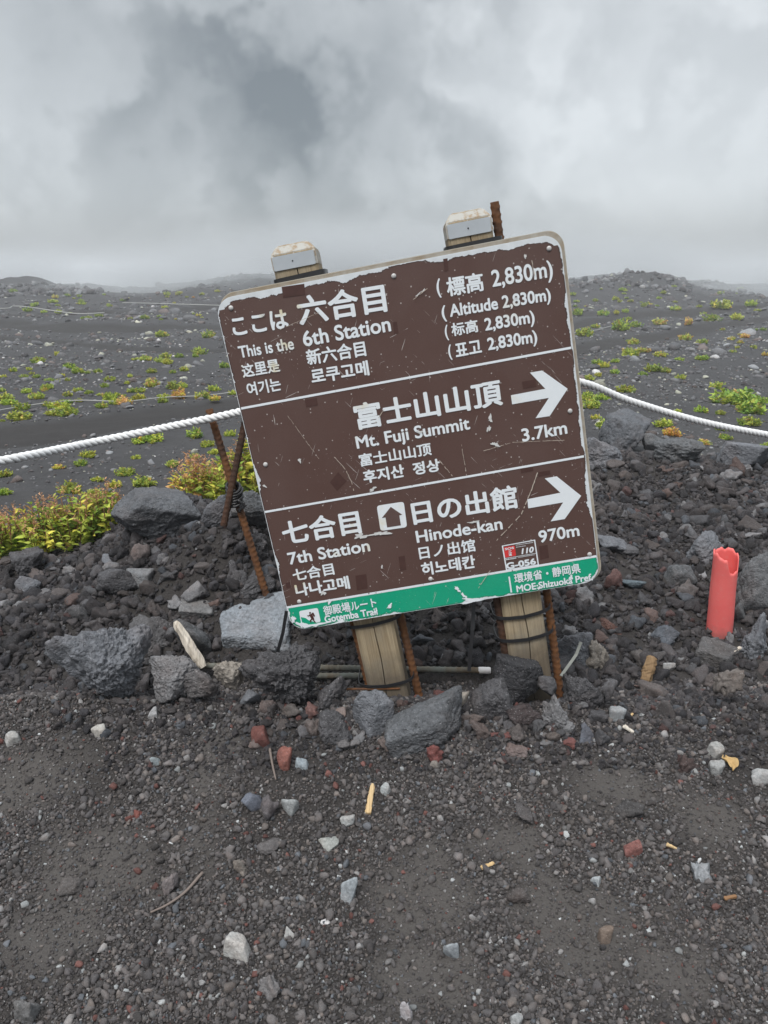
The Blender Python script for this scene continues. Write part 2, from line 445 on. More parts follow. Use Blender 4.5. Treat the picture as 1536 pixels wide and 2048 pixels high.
def place_rock(box, kind, c, name, label, cat='rock', group=None, embed=0.72, yscale=0.85, sub=5, seed=None):
    x0, y0, x1, y1 = box
    cx, cy = (x0 + x1) / 2, (y0 + y1) / 2
    r = ray(cx, cy); rl = r.length
    sinp = -r.z / rl; cosp = math.sqrt(1 - sinp * sinp)
    g0, t0 = ground(cx, y1 - (y1 - y0) * .06)
    if 1.55 < g0.y < 1.95 and y1 > 1370:              # the front row stands on the lip of the bank
        rb = ray(cx, y1 - (y1 - y0) * .06); t0 = 1.535 / rb.y
    t = t0
    for _ in range(3):
        hw = (x1 - x0) / 2 * t / F; hh = (y1 - y0) / 2 * t / F * rl
        sy = min(hw * yscale, .80 * hh / max(sinp, .2)); sz = math.sqrt(hh * hh - (sy * sinp) ** 2) / cosp
        t = t0 + .55 * sy
    best = (CAM + r * t, hw, sy, sz)
    if best is None: return None
    c3, hw, sy, sz = best
    seed = seed if seed is not None else int(x0 * 7 + y0 * 13) % 100000
    v, f = rock_verts(seed, kind, sub)
    v = v * np.array([hw, sy, sz])
    # fine relief in metres
    nrm = v / (np.linalg.norm(v, axis=1)[:, None] + 1e-9)
    amp = (.45 if hw < .035 and kind in ('angular', 'round') else 1) * {'lava': 1, 'boulder': 1.2, 'nodule': 1, 'clinker': 1.3, 'angular': .45, 'slab': .5, 'round': .35}[kind] * min(hw, sy, sz)
    v = v + nrm * (amp * (0.045 * fbm(v * 5.5 / max(hw, 1e-3) + 31, 3, seed + 3) + 0.045 * fbm(v * 15 / max(hw, 1e-3), 2, seed + 4) + 0.022 * fbm(v * 36 / max(hw, 1e-3), 2, seed + 6)))[:, None]
    me = mesh_np(name, v, f)
    o = link(name, me, MAT_ROCK if hw > 0.035 else MAT_STONE, None, c3)
    o.color = (*c, 1)
    tag(o, label, cat, group)
    return o

# ------------------------------------------------------------------ the trail sign: frame of its face
dX = Vector((0.98320, -0.16984, -0.0660)); dY = Vector((0.1900, 0.9455, 0.2640))     # camera axes: right, down, forward
dX.normalize(); dY = (dY - dX * dY.dot(dX)).normalized()
dW = dX.cross(dY)
def c2w(v): return RT * v.x + DN * v.y + FW * v.z
U, V, Wd = c2w(dX), c2w(dY), c2w(dW)
K_PLANE = 1.607
def hit_sign(px, py, wd=0.0):
    r = ray(px, py); return CAM + r * ((K_PLANE + wd) / r.dot(Wd))
C_TL, C_TR, C_BR, C_BL = [hit_sign(*p) for p in ((428.3, 599.6), (1119.4, 465.5), (1206.3, 1160.4), (589.5, 1261.4))]
SW = ((C_TR - C_TL).dot(U) + (C_BR - C_BL).dot(U)) / 2
SH = ((C_BL - C_TL).dot(V) + (C_BR - C_TR).dot(V)) / 2
mid = (hit_sign(772, 1368) + hit_sign(1062, 1335)) / 2
SB = Vector((mid.x, mid.y, mid.z))                                   # base of the sign between its posts
sign = empty('trail_sign')
sign.matrix_world = Matrix(((U.x, Wd.x, -V.x, SB.x), (U.y, Wd.y, -V.y, SB.y), (U.z, Wd.z, -V.z, SB.z), (0, 0, 0, 1)))
tag(sign, 'tilted brown trail sign with chipped white lettering and green band on two wooden posts', 'sign')
def loc(p):
    d = p - SB; return Vector((d.dot(U), d.dot(Wd), -d.dot(V)))
def L(px, py, wd=0.0): return loc(hit_sign(px, py, wd))
def LW(x, y, z): return SB + U * x + Wd * y - V * z
FX0, FZ1 = loc(C_TL).x, loc(C_TL).z
FX1, FZ0 = FX0 + SW, FZ1 - SH
RC = 0.036

def rrect(x0, z0, x1, z1, r, seg=8):
    pts = []
    for cx, cz, a0 in ((x1 - r, z1 - r, 0), (x0 + r, z1 - r, 90), (x0 + r, z0 + r, 180), (x1 - r, z0 + r, 270)):
        for i in range(seg + 1):
            a = rad(a0 + 90 * i / seg); pts.append((cx + r * math.cos(a), cz + r * math.sin(a)))
    return pts
def slab(name, pts, y0, y1, mat, parent, bevel=0.0):
    """a flat outline in the sign's x-z plane, from depth y0 (towards the viewer) to y1"""
    n = len(pts)
    v = [(x, y0, z) for x, z in pts] + [(x, y1, z) for x, z in pts]
    area = sum(pts[i][0] * pts[(i + 1) % n][1] - pts[(i + 1) % n][0] * pts[i][1] for i in range(n))
    fr = list(range(n)) if area > 0 else list(range(n))[::-1]
    f = [fr, [i + n for i in fr[::-1]]]
    for i in range(n):
        j = (i + 1) % n
        f.append([i, i + n, j + n, j] if area > 0 else [j, j + n, i + n, i])
    me = mesh_py(name, v, f)
    bm = bmesh.new(); bm.from_mesh(me)
    if bevel > 0:
        ed = [e for e in bm.edges if abs(e.verts[0].co.y - e.verts[1].co.y) < 1e-6]
        bmesh.ops.bevel(bm, geom=ed, offset=bevel, segments=2, affect='EDGES')
    bmesh.ops.triangulate(bm, faces=[q for q in bm.faces if len(q.verts) > 4])
    bm.to_mesh(me); bm.free()
    return link(name, me, mat, parent)

# ---- paint materials (all read the sign's own coordinates in metres)
def sep(M, v):
    x = M.n('ShaderNodeSeparateXYZ'); M.l(v, x.inputs[0]); return x.outputs
def edge_distance(M):
    o = sep(M, M.co())
    hx, hz = (FX1 - FX0) / 2 - RC, (FZ1 - FZ0) / 2 - RC
    qx = M.math('SUBTRACT', M.math('ABSOLUTE', M.math('SUBTRACT', o[0], (FX0 + FX1) / 2)), hx)
    qz = M.math('SUBTRACT', M.math('ABSOLUTE', M.math('SUBTRACT', o[2], (FZ0 + FZ1) / 2)), hz)
    ax, az = M.math('MAXIMUM', qx, 0), M.math('MAXIMUM', qz, 0)
    ln = M.math('SQRT', M.math('ADD', M.math('MULTIPLY', ax, ax), M.math('MULTIPLY', az, az)))
    sd = M.math('ADD', ln, M.math('MINIMUM', M.math('MAXIMUM', qx, qz), 0))
    return M.math('SUBTRACT', RC, sd), o
def scaled(M, sx_, sz_, ang, off=0.0):
    m = M.n('ShaderNodeMapping', vector_type='TEXTURE'); m.inputs['Rotation'].default_value = (0, rad(ang), 0); m.inputs['Scale'].default_value = (1 / sx_, 1, 1 / sz_)
    m.inputs['Location'].default_value = (off, off * 1.7, off * .3)
    M.l(M.co(), m.inputs['Vector']); return m.outputs[0]
def wear_masks(M, dens=1.0):
    """white where the paint has chipped: fine scratches, specks and blotches"""
    s = None
    for a, off, thr in ((28, 3, .735), (-35, 9, .74), (75, 21, .745), (5, 33, .75)):
        nz = M.noise(1.0, 2, .5, scaled(M, 420, 14, a, off), 0.4)
        patch = M.noise(9, 3, .6, scaled(M, 1, 1, 0, off + 5))
        k = M.math('MULTIPLY', M.math('GREATER_THAN', nz, thr - .02 * dens), M.math('GREATER_THAN', patch, .53))
        s = k if s is None else M.math('MAXIMUM', s, k)
    vo = M.n('ShaderNodeTexVoronoi', feature='F1', i_Scale=120.0); M.l(M.co(), vo.inputs['Vector'])
    sc_ = M.n('ShaderNodeSeparateColor'); M.l(vo.outputs['Color'], sc_.inputs[0])
    sp = M.math('MULTIPLY', M.math('LESS_THAN', vo.outputs['Distance'], .17), M.math('GREATER_THAN', sc_.outputs[0], .86))
    bl = M.math('GREATER_THAN', M.noise(42, 5, .72, None, 0.5), .715)
    sp2 = M.math('MULTIPLY', M.math('GREATER_THAN', M.noise(190, 4, .65), .665), M.math('GREATER_THAN', M.noise(8, 2, .5), .55))
    return M.math('MAXIMUM', M.math('MAXIMUM', s, sp), M.math('MAXIMUM', bl, sp2))
WHITE = (.66, .70, .73)
def paint_mat(name, colour, colour2, border, is_green=False):
    M = Mat(name)
    ed, o = edge_distance(M)
    nz = M.noise(30, 6, .7); nb = M.noise(7, 3, .5)
    thr = M.math('ADD', M.mapr(nb, .38, .62, -.004, border), M.mapr(nz, .3, .7, -.0045, .0045))
    if not is_green:
        thr = M.math('ADD', thr, M.math('MULTIPLY', M.math('GREATER_THAN', o[2], FZ1 - .022), .0062))
        left = M.math('MULTIPLY', M.math('LESS_THAN', o[0], FX0 + .03), M.math('GREATER_THAN', o[2], FZ1 - .17))
        thr = M.math('ADD', thr, M.math('MULTIPLY', left, .004))
    else:
        corner = M.mapr(M.math('ABSOLUTE', M.math('SUBTRACT', o[0], (FX0 + FX1) / 2)), .28, .36, 0, .007)
        thr = M.math('ADD', thr, corner)
    thr = M.math('MAXIMUM', thr, .0012)
    border_m = M.math('LESS_THAN', ed, thr)
    lip = M.math('LESS_THAN', ed, M.math('ADD', thr, .0022))
    c = M.mix(M.noise(5, 4, .6), colour, colour2)
    c = M.mix(M.math('MULTIPLY', M.mapr(M.noise(2.5, 5, .65), .45, .75), .14), c, (.17, .14, .13))      # dust film
    c = M.mix(1.0, c, M.mix(M.noise(320, 2, .5), (.85, .85, .85), (1.15, 1.15, 1.15)), 'MULTIPLY')
    c = M.mix(M.math('MULTIPLY', lip, .55), c, (.03, .02, .02) if not is_green else (.01, .12, .07))
    wm = wear_masks(M, .35)
    c = M.mix(M.math('MULTIPLY', wm, .75), c, (.50, .47, .45))
    w_ = M.mix(M.noise(60, 4, .6), (.50, .53, .55), (.72, .75, .78))
    c = M.mix(border_m, c, w_)
    M.base(c); M.rough(M.mapr(M.noise(12, 4, .6), .3, .7, .38, .6), .4)
    M.bump(M.math('ADD', M.math('MULTIPLY', M.math('MAXIMUM', border_m, wm), -1.0), M.math('MULTIPLY', M.noise(400, 2), .2)), .35, .0006)
    return M.m
MAT_BROWN = paint_mat('brown_sign_paint', (.086, .047, .039), (.100, .056, .047), .0085)
MAT_GREEN = paint_mat('green_sign_paint', (.002, .30, .165), (.004, .35, .20), .006, True)
def letter_mat(name, chip, ground_c, yellow=True):
    M = Mat(name)
    c = M.mix(M.noise(90, 3, .6), (.68, .72, .75), (.76, .79, .82))
    if yellow:
        o = sep(M, M.co())
        y = M.math('MULTIPLY', M.mapr(M.noise(11, 4, .6), .56, .66), M.mapr(o[0], FX0 + .12, FX0 + .34, 1, .25))
        c = M.mix(M.math('MULTIPLY', y, .8), c, (.62, .53, .31))
    vv = scaled(M, 1, 1, 0, 3.6)
    m = M.math('GREATER_THAN', M.noise(130, 5, .75, vv, .3), chip)
    m2 = M.math('GREATER_THAN', M.noise(1.0, 2, .5, scaled(M, 300, 12, -30, 14)), .765)
    m3 = M.math('MULTIPLY', M.math('GREATER_THAN', M.noise(80, 5, .8, vv, .4), .71), M.math('GREATER_THAN', M.noise(10.7, 3, .5), .61))
    m = M.math('MAXIMUM', M.math('MAXIMUM', m, m2), m3)
    c = M.mix(m, c, ground_c)
    M.base(c); M.rough(.45, .35)
    return M.m
MAT_LET = letter_mat('white_letter_film', .775, (.115, .078, .070))
MAT_LETG = letter_mat('white_band_letter_film', .74, (.01, .27, .15), False)
MAT_LINE = letter_mat('white_line_film', .66, (.115, .078, .070), False)
def simple_mat(name, c, rough=.6, var=.25, scale=60, bump=.0, spec=.3, bscale=120, bdist=.002):
    M = Mat(name)
    k = M.mix(M.noise(scale, 4, .6), tuple(x * (1 - var) for x in c), tuple(min(1, x * (1 + var)) for x in c))
    M.base(k); M.rough(rough, spec)
    if bump: M.bump(M.noise(bscale, 4, .6), bump, bdist)
    return M.m
MAT_PATCH = simple_mat('dark_brown_patch', (.068, .034, .029), .5)
MAT_RED = simple_mat('red_film', (.62, .045, .045), .5, .1)
MAT_BLACK = simple_mat('black_plastic', (.018, .018, .020), .42, .3, spec=.5)
MAT_GREYTIE = simple_mat('grey_strap', (.16, .165, .15), .5)
MAT_STEEL = simple_mat('screw_steel', (.48, .47, .46), .4, .35, 200, spec=.6)
def ply_mat():
    M = Mat('weathered_plywood')
    o = sep(M, M.co())
    lay = M.n('ShaderNodeTexWave', i_Scale=95.0, i_Distortion=1.2, i_Detail=3.0); lay.bands_direction = 'Y'
    M.l(M.co(), lay.inputs['Vector'])
    c = M.mix(lay.outputs['Fac'], (.26, .21, .15), (.46, .42, .35))
    c = M.mix(M.mapr(M.noise(20, 5, .65), .4, .7), c, (.40, .385, .35))
    M.base(c); M.rough(.85, .2); M.bump(M.noise(180, 4), .5, .001)
    return M.m
MAT_PLY = ply_mat()
def wood_mat(name, a, b, grey):
    M = Mat(name)
    g = M.noise(1.0, 6, .6, scaled(M, 90, 3.2, 0, 2), 1.2)
    g2 = M.noise(1.0, 3, .6, scaled(M, 420, 9, 0, 6), .6)
    c = M.mix(M.mapr(g, .3, .7), a, b)
    c = M.mix(M.math('MULTIPLY', M.mapr(g2, .45, .75), .55), c, tuple(x * .45 for x in a))
    c = M.mix(M.mapr(M.noise(11, 4, .6), .45, .8, 0, .6), c, grey)
    if name == 'weathered_post_wood':                       # mud splashed up from the ground, grey streaks
        o = sep(M, M.co())
        mud = M.mapr(M.math('ADD', o[2], M.math('MULTIPLY', M.noise(28, 5, .65), .10)), .05, .14, .75, 0)
        c = M.mix(mud, c, (.075, .062, .052))
        st = M.mapr(M.noise(1.0, 5, .6, scaled(M, 34, 2.0, 0, 9)), .52, .68, 0, .35)
        c = M.mix(st, c, (.13, .115, .095))
    M.base(c); M.rough(.85, .2)
    M.bump(M.math('ADD', g, g2), .6, .002)
    return M.m
MAT_WOOD = wood_mat('weathered_post_wood', (.24, .18, .11), (.39, .315, .21), (.29, .27, .225))
MAT_CHIPW = wood_mat('split_wood', (.40, .25, .11), (.66, .50, .29), (.5, .40, .26))
MAT_STICK = wood_mat('bleached_wood', (.42, .36, .29), (.66, .60, .52), (.58, .56, .52))
def rust_mat(name, a, b, dark, steel=None):
    M = Mat(name)
    c = M.mix(M.mapr(M.noise(38, 6, .7), .35, .65), a, b)
    c = M.mix(M.mapr(M.noise(16, 5, .65), .5, .68), c, dark)
    if steel: c = M.mix(M.mapr(M.noise(9, 5, .7), .40, .62), c, steel)
    M.base(c); M.rough(.8, .3); M.bump(M.noise(300, 4, .7), .5, .0012)
    return M.m
MAT_RUST = rust_mat('rusty_steel', (.16, .068, .024), (.105, .046, .022), (.050, .028, .019))
MAT_RUSTD = rust_mat('dark_rusty_steel', (.070, .032, .018), (.045, .024, .016), (.03, .02, .016))
MAT_GALV = rust_mat('dull_steel', (.11, .065, .032), (.115, .10, .075), (.06, .045, .03), (.125, .135, .122))

# ---- board and face
slab('backing_board', rrect(FX0 + .0065, FZ0 + .001, FX1 + .0068, FZ1 + .0085, .034), .0035, .0205, MAT_PLY, sign, .0012)
face = slab('panel', rrect(FX0, FZ0, FX1, FZ1, RC), 0.0, .003, MAT_BROWN, sign, .0006)

def lines_to_part(name, quads, y, mat, parent):
    v, f = [], []
    for i, q in enumerate(quads):
        b = len(v)
        v += [(p.x, y - i * 2e-5, p.z) for p in q]; f.append(list(range(b, b + len(q)))[::-1])
    me = mesh_py(name, v, f)
    bm = bmesh.new(); bm.from_mesh(me)
    for q in bm.faces:
        if q.normal.y > 0: q.normal_flip()
    bmesh.ops.triangulate(bm, faces=[q for q in bm.faces if len(q.verts) > 4])
    bm.to_mesh(me); bm.free()
    return link(name, me, mat, parent)
def z_at_line(px1, py1, px2, py2):
    a, b = L(px1, py1), L(px2, py2)
    return a, b
# green band along the foot of the sign, its upper edge as measured
ga, gb = L(583, 1213.5), L(1203, 1112)
zg = (ga.z + gb.z) / 2
band_pts = [(FX1 - .0006, zg), (FX0 + .0006, zg)] + [p for p in rrect(FX0 + .0006, FZ0 + .0006, FX1 - .0006, FZ1, RC - .0006) if p[1] < zg - .002]
band = slab('green_band', band_pts, -.0008, .0, MAT_GREEN, sign)
lw = .0022
def hline(z, x0, x1, t, nm='divider_line', y=-.0009):
    return lines_to_part(nm, [[Vector((x0, 0, z - t)), Vector((x1, 0, z - t)), Vector((x1, 0, z + t)), Vector((x0, 0, z + t))]], y, MAT_LINE, face)
hline((L(485, 814.5).z + L(1144, 697).z) / 2, FX0 + .003, FX1 - .004, .0024)
hline((L(534.5, 1022).z + L(1171, 913).z) / 2, FX0 + .002, FX1 - .004, .0024)
hline(zg + .0012, FX0 + .001, FX1 - .002, .0026, y=-.0012)

# ---- lettering
_dg_fonts = {}
def text_raw(body, offset, italic):
    c = bpy.data.curves.new('t', 'FONT'); c.body = body; c.size = 1.0; c.resolution_u = 4; c.offset = offset
    if italic: c.shear = .22
    o = bpy.data.objects.new('t', c); col.objects.link(o)
    bpy.context.view_layer.update()
    me = bpy.data.meshes.new_from_object(o.evaluated_get(bpy.context.evaluated_depsgraph_get()))
    v = np.array([x.co[:2] for x in me.vertices]); me.calc_loop_triangles()
    f = np.array([t.vertices[:] for t in me.loop_triangles])
    bpy.data.objects.remove(o); bpy.data.curves.remove(c); bpy.data.meshes.remove(me)
    return v, f
def text_mesh(body, bold, italic=False):
    v0, f0 = text_raw(body, 0.0, italic)
    vv, ff, zz = [], [], []
    sh = [(0, 0)] + [(bold * math.cos(a), bold * math.sin(a)) for a in np.arange(6) * math.pi / 3]
    for k, (dx, dy) in enumerate(sh):
        ff.append(f0 + len(v0) * k); vv.append(v0 + (dx, dy)); zz.append(np.full(len(v0), k * 6e-5))
    return np.concatenate(vv), np.concatenate(ff), np.concatenate(zz)
def lettering(body, bl, br, hpx, latin, bold=.03, mat=None, parent=None, y=-.0010, italic=False):
    A, B = L(*bl), L(*br); A.y = B.y = 0
    ex = (B - A); wlen = ex.length; ex.normalize(); ez = Vector((-ex.z, 0, ex.x))
    dep = (hit_sign(*bl) - CAM).dot(FW)
    h = hpx * dep / F
    v, f, zz = text_mesh(body, bold, italic)
    xmin, xmax = v[:, 0].min(), v[:, 0].max()
    sx = wlen / (xmax - xmin)
    if latin: sy, y0 = h / (.70 + 2 * bold), -bold
    else: sy, y0 = h / (v[:, 1].max() - v[:, 1].min()), v[:, 1].min()
    X = (v[:, 0] - xmin) * sx; Z = (v[:, 1] - y0) * sy
    pos = np.stack([A.x + ex.x * X + ez.x * Z, np.full(len(X), y) - zz, A.z + ex.z * X + ez.z * Z], 1)
    me = mesh_np('lettering', pos, f, False)
    return link('lettering', me, mat or MAT_LET, parent or face)
def q1(x, y): return (420 + x / 1.92, 380 + y / 1.92)
def q2(x, y): return (420 + x / 1.92, 680 + y / 1.92)
def q3(x, y): return (420 + x / 1.92, 930 + y / 1.92)
def q7(x, y): return (970 + x / 5.486, 1040 + y / 5.486)
TX = [
 ('ここは', q1(92, 562), q1(305, 529), 37, 0, .030), ('六合目', q1(345, 521), q1(683, 467), 56, 0, .030),
 ('This is the', q1(115, 646), q1(325, 611), 24, 1, .024), ('6th Station', q1(362, 602), q1(697, 542), 31, 1, .024),
 ('这里是', q1(128, 722), q1(272, 697), 27, 0, .028), ('新六合目', q1(376, 674), q1(602, 637), 31, 0, .03),
 ('여기는', q2(148, 217), q2(277, 193), 27, 0, .028), ('로쿠고메', q1(393, 746), q1(614, 711), 30, 0, .032),
 ('標高', q1(913, 411), q1(1054, 387), 37, 0, .03), ('2,830m)', q1(1085, 373), q1(1318, 333), 33, 1, .024), ('(', q1(872, 398), q1(888, 396), 29, 1, .03),
 ('( Altitude 2,830m)', q1(892, 493), q1(1310, 424), 25, 1, .03),
 ('(', q1(904, 565), q1(917, 563), 24, 1, .03), ('标高', q1(930, 563), q1(1032, 545), 26, 0, .028), ('2,830m)', q1(1057, 541), q1(1248, 509), 25, 1, .03),
 ('(', q1(917, 640), q1(930, 638), 24, 1, .03), ('표고', q1(945, 642), q1(1045, 624), 26, 0, .028), ('2,830m)', q1(1068, 616), q1(1258, 584), 25, 1, .03),
 ('富士山山頂', q2(565, 347), q2(1127, 249), 53, 0, .030), ('Mt. Fuji Summit', q2(565, 418), q2(1000, 342), 26, 1, .024),
 ('富士山山顶', q2(578, 487), q2(853, 441), 26, 0, .026), ('후지산', q2(593, 552), q2(750, 525), 27, 0, .034), ('정상', q2(783, 520), q2(887, 502), 26, 0, .034),
 ('3.7km', q2(1200, 391), q2(1373, 359), 27, 1, .024),
 ('七合目', q3(287, 309), q3(585, 261), 50, 0, .030), ('7th Station', q3(305, 383), q3(617, 330), 26, 1, .024),
 ('七合目', q3(323, 447), q3(480, 420), 26, 0, .026), ('나나고메', q3(333, 506), q3(540, 474), 28, 0, .034),
 ('日の出館', q3(783, 231), q3(1186, 164), 49, 0, .030), ('Hinode-kan', q3(795, 299), q3(1125, 246), 26, 1, .024),
 ('日ノ出馆', q3(806, 363), q3(1022, 330), 27, 0, .026), ('히노데칸', q3(816, 426), q3(1022, 394), 28, 0, .034),
 ('970m', q3(1265, 299), q3(1420, 271), 26, 1, .024)]
for b_, bl, br, h, lat, bo in TX: lettering(b_, bl, br, h, lat, bo)
for b_, bl, br, h, lat, bo in (('御殿場ルート', q3(440, 578), q3(642, 544), 21, 0, .02), ('Gotemba Trail', q3(443, 605), q3(645, 573), 15.5, 1, .03),
                               ('環境省・静岡県', q3(1170, 454), q3(1424, 413), 21, 0, .02), ('MOE·Shizuoka Pref.', q3(1178, 488), q3(1470, 441), 15, 1, .03)):
    lettering(b_, bl, br, h, lat, bo, MAT_LETG, band, -.0019)
def polys(name, pls, y, mat, parent):
    return lines_to_part(name, [[L(*p) for p in pl] for pl in pls], y, mat, parent)
polys('divider_line', [[q3(1145, 428), q3(1151, 427), q3(1160, 488), q3(1154, 489)]], -.0018, MAT_LETG, band)
polys('arrow', [[q2(1155, 212), q2(1287, 187), q2(1228, 125), q2(1275, 117), q2(1373, 187), q2(1304, 292), q2(1250, 300), q2(1301, 222), q2(1160, 247)]], -.0010, MAT_LET, face)
polys('arrow', [[q3(1218, 131), q3(1345, 106), q3(1285, 51), q3(1331, 43), q3(1425, 118), q3(1362, 207), q3(1308, 216), q3(1356, 143), q3(1222, 166)]], -.0010, MAT_LET, face)
# hut symbol: white rounded square with a brown house
def rounded(pl, r=.18, n=4):
    o = []
    k = len(pl)
    for i in range(k):
        a, b, c = pl[i - 1], pl[i], pl[(i + 1) % k]
        p0 = (b[0] + (a[0] - b[0]) * r, b[1] + (a[1] - b[1]) * r); p2 = (b[0] + (c[0] - b[0]) * r, b[1] + (c[1] - b[1]) * r)
        for j in range(n + 1):
            t = j / n
            o.append(((1 - t) ** 2 * p0[0] + 2 * t * (1 - t) * b[0] + t * t * p2[0], (1 - t) ** 2 * p0[1] + 2 * t * (1 - t) * b[1] + t * t * p2[1]))
    return o
MAT_BROWN2 = simple_mat('brown_symbol', (.105, .066, .060), .5, .12, 90)
hut = polys('hut_symbol', [rounded([q3(640, 156), q3(744, 140), q3(757, 238), q3(655, 253)], .12)], -.0010, MAT_LET, face)
polys('house_shape', [[q3(663, 203), q3(694, 160), q3(735, 190), q3(726, 193), q3(733, 231), q3(683, 239), q3(677, 201)]], -.0014, MAT_BROWN2, hut) if False else \
    polys('house_shape', [[q3(660, 203), q3(694, 160), q3(738, 190), q3(727, 193), q3(733, 231), q3(680, 239), q3(674, 201)]], -.0014, MAT_BROWN2, face)
# walker symbol on the band
polys('walker_symbol', [rounded([q3(342, 560), q3(414, 547), q3(426, 601), q3(352, 615)], .12)], -.0018, MAT_LETG, band)
def z3(x, y): return (550 + x / 7.68, 1150 + y / 7.68)
def disc(c, r): return [(c[0] + r * math.cos(a), c[1] + r * math.sin(a)) for a in np.linspace(0, 2 * math.pi, 14)[:-1]]
polys('hillside_shape', [[z3(398, 640), z3(470, 655), z3(520, 690), z3(670, 735), z3(600, 752), z3(500, 770), z3(424, 745)]], -.0022, simple_mat('green_symbol', (.003, .32, .18), .5, .1), band)
MAT_WALK = simple_mat('dark_red_symbol', (.07, .025, .022), .5, .1)
polys('walker_figure', [disc(z3(540, 575), 1.9), [z3(525, 600), z3(570, 588), z3(600, 655), z3(560, 672)], [z3(562, 575), z3(592, 570), z3(618, 625), z3(598, 636)],
                        [z3(528, 600), z3(545, 606), z3(520, 632), z3(495, 622), z3(498, 612), z3(515, 616)],
                        [z3(560, 668), z3(585, 650), z3(598, 662), z3(556, 694), z3(562, 724), z3(546, 724), z3(536, 684)],
                        [z3(575, 660), z3(600, 652), z3(606, 690), z3(632, 722), z3(614, 728), z3(586, 692)]], -.0026, MAT_WALK, band)
# emergency number sticker
def frame_quads(c, t):
    o = []
    k = len(c); cen = (sum(p[0] for p in c) / k, sum(p[1] for p in c) / k)
    inn = []
    for p in c:
        d = math.hypot(cen[0] - p[0], cen[1] - p[1]); inn.append((p[0] + (cen[0] - p[0]) * t / d, p[1] + (cen[1] - p[1]) * t / d))
    for i in range(k):
        j = (i + 1) % k; o.append([c[i], c[j], inn[j], inn[i]])
    return o
stk = polys('number_sticker', frame_quads([q7(183, 280), q7(549, 213), q7(592, 493), q7(230, 552)], 3.2), -.0011, MAT_LINE, face)
polys('divider_line', [[q7(210, 419), q7(556, 361), q7(557, 366), q7(211, 424)]], -.0012, MAT_LINE, face)
polys('red_square', [rounded([q7(203, 296), q7(325, 278), q7(341, 390), q7(220, 412)], .1)], -.0011, MAT_RED, face)
lettering('SOS', q7(218, 330), q7(318, 313), 4.6, 1, .03, MAT_LETG, face, -.0015)
lettering('工', q7(255, 362), q7(295, 356), 5.0, 0, .03, MAT_LETG, face, -.0015)
lettering('道', q7(260, 394), q7(296, 388), 5.4, 0, .02, MAT_LETG, face, -.0015)
lettering('110', q7(400, 374), q7(540, 350), 12.5, 1, .045, MAT_LINE, face, -.0015, True)
lettering('G-056', q7(236, 540), q7(562, 483), 14, 1, .045, MAT_LINE, face, -.0015)
dash = []
for (xa, ya, xb, yb, n_) in ((338, 278, 530, 246, 22), (340, 300, 450, 282, 12), (360, 412, 545, 380, 24), (228, 438, 345, 418, 9)):
    for i in range(n_):
        t0, t1 = i / n_, (i + .62) / n_
        h = 9 if n_ > 10 else 15
        X0, Y0, X1, Y1 = xa + (xb - xa) * t0, ya + (yb - ya) * t0, xa + (xb - xa) * t1, ya + (yb - ya) * t1
        hh = h * random.uniform(.6, 1)
        dash.append([q7(X0, Y0), q7(X1, Y1), q7(X1 - 1, Y1 - hh), q7(X0 - 1, Y0 - hh)])
polys('small_print', dash, -.0013, MAT_LINE, face)
# darker patches where stickers have been painted over
PT = [[q1(275, 372), q1(362, 360), q1(366, 402), q1(281, 414)], [q1(702, 508), q1(718, 505), q1(724, 550), q1(707, 553)], [q2(364, 230), q2(410, 222), q2(414, 250), q2(369, 258)],
      [q2(492, 507), q2(525, 542), q2(488, 580), q2(460, 546)], [q2(1197, 160), q2(1250, 151), q2(1254, 180), q2(1202, 188)], [q2(1192, 494), q2(1240, 486), q2(1242, 502), q2(1195, 512)],
      [q2(1256, 508), q2(1305, 500), q2(1308, 516), q2(1260, 526)], [q3(724, 352), q3(748, 347), q3(754, 402), q3(730, 406)], [q3(558, 425), q3(600, 418), q3(606, 474), q3(564, 481)],
      [q3(1263, 312), q3(1296, 306), q3(1302, 356), q3(1268, 364)], [q1(895, 265), q1(912, 262), q1(916, 310), q1(900, 314)], [q3(290, 452), q3(308, 449), q3(312, 470), q3(294, 474)]]
for p in PT: polys('painted_patch', [p], -.0006, MAT_PATCH, face)
# larger chips and long scratches that show as shapes of their own
def blob(c, rx, ry, a, seed, n=26):
    r_ = random.Random(seed); o = []
    ph = [r_.uniform(0, 6.28) for _ in range(5)]
    for i in range(n):
        t = 2 * math.pi * i / n
        k = 1 + .28 * math.sin(2 * t + ph[0]) + .22 * math.sin(3 * t + ph[1]) + .2 * math.sin(5 * t + ph[2]) + .16 * math.sin(8 * t + ph[3]) + r_.uniform(-.14, .14)
        x, y = rx * k * math.cos(t), ry * k * math.sin(t)
        o.append((c[0] + x * math.cos(a) - y * math.sin(a), c[1] + x * math.sin(a) + y * math.cos(a)))
    return o
def scratch(pts, wpx, seed):
    r_ = random.Random(seed); q = []
    den = []
    for a, b in zip(pts[:-1], pts[1:]):
        m = max(2, int(math.dist(a, b) / 4))
        den += [(a[0] + (b[0] - a[0]) * i / m, a[1] + (b[1] - a[1]) * i / m) for i in range(m)]
    den.append(pts[-1]); den = [(x + r_.uniform(-.4, .4), y + r_.uniform(-.4, .4)) for x, y in den]
    for a, b in zip(den[:-1], den[1:]):
        if r_.random() < .12: continue
        d = math.dist(a, b) or 1; wv = wpx * r_.uniform(.5, 1.1) / 2
        nx, ny = -(b[1] - a[1]) / d * wv, (b[0] - a[0]) / d * wv
        q.append([(a[0] + nx, a[1] + ny), (b[0] + nx, b[1] + ny), (b[0] - nx, b[1] - ny), (a[0] - nx, a[1] - ny)])
    return q
MAT_CHIP = simple_mat('bared_white_primer', (.58, .58, .57), .6, .25, 150)
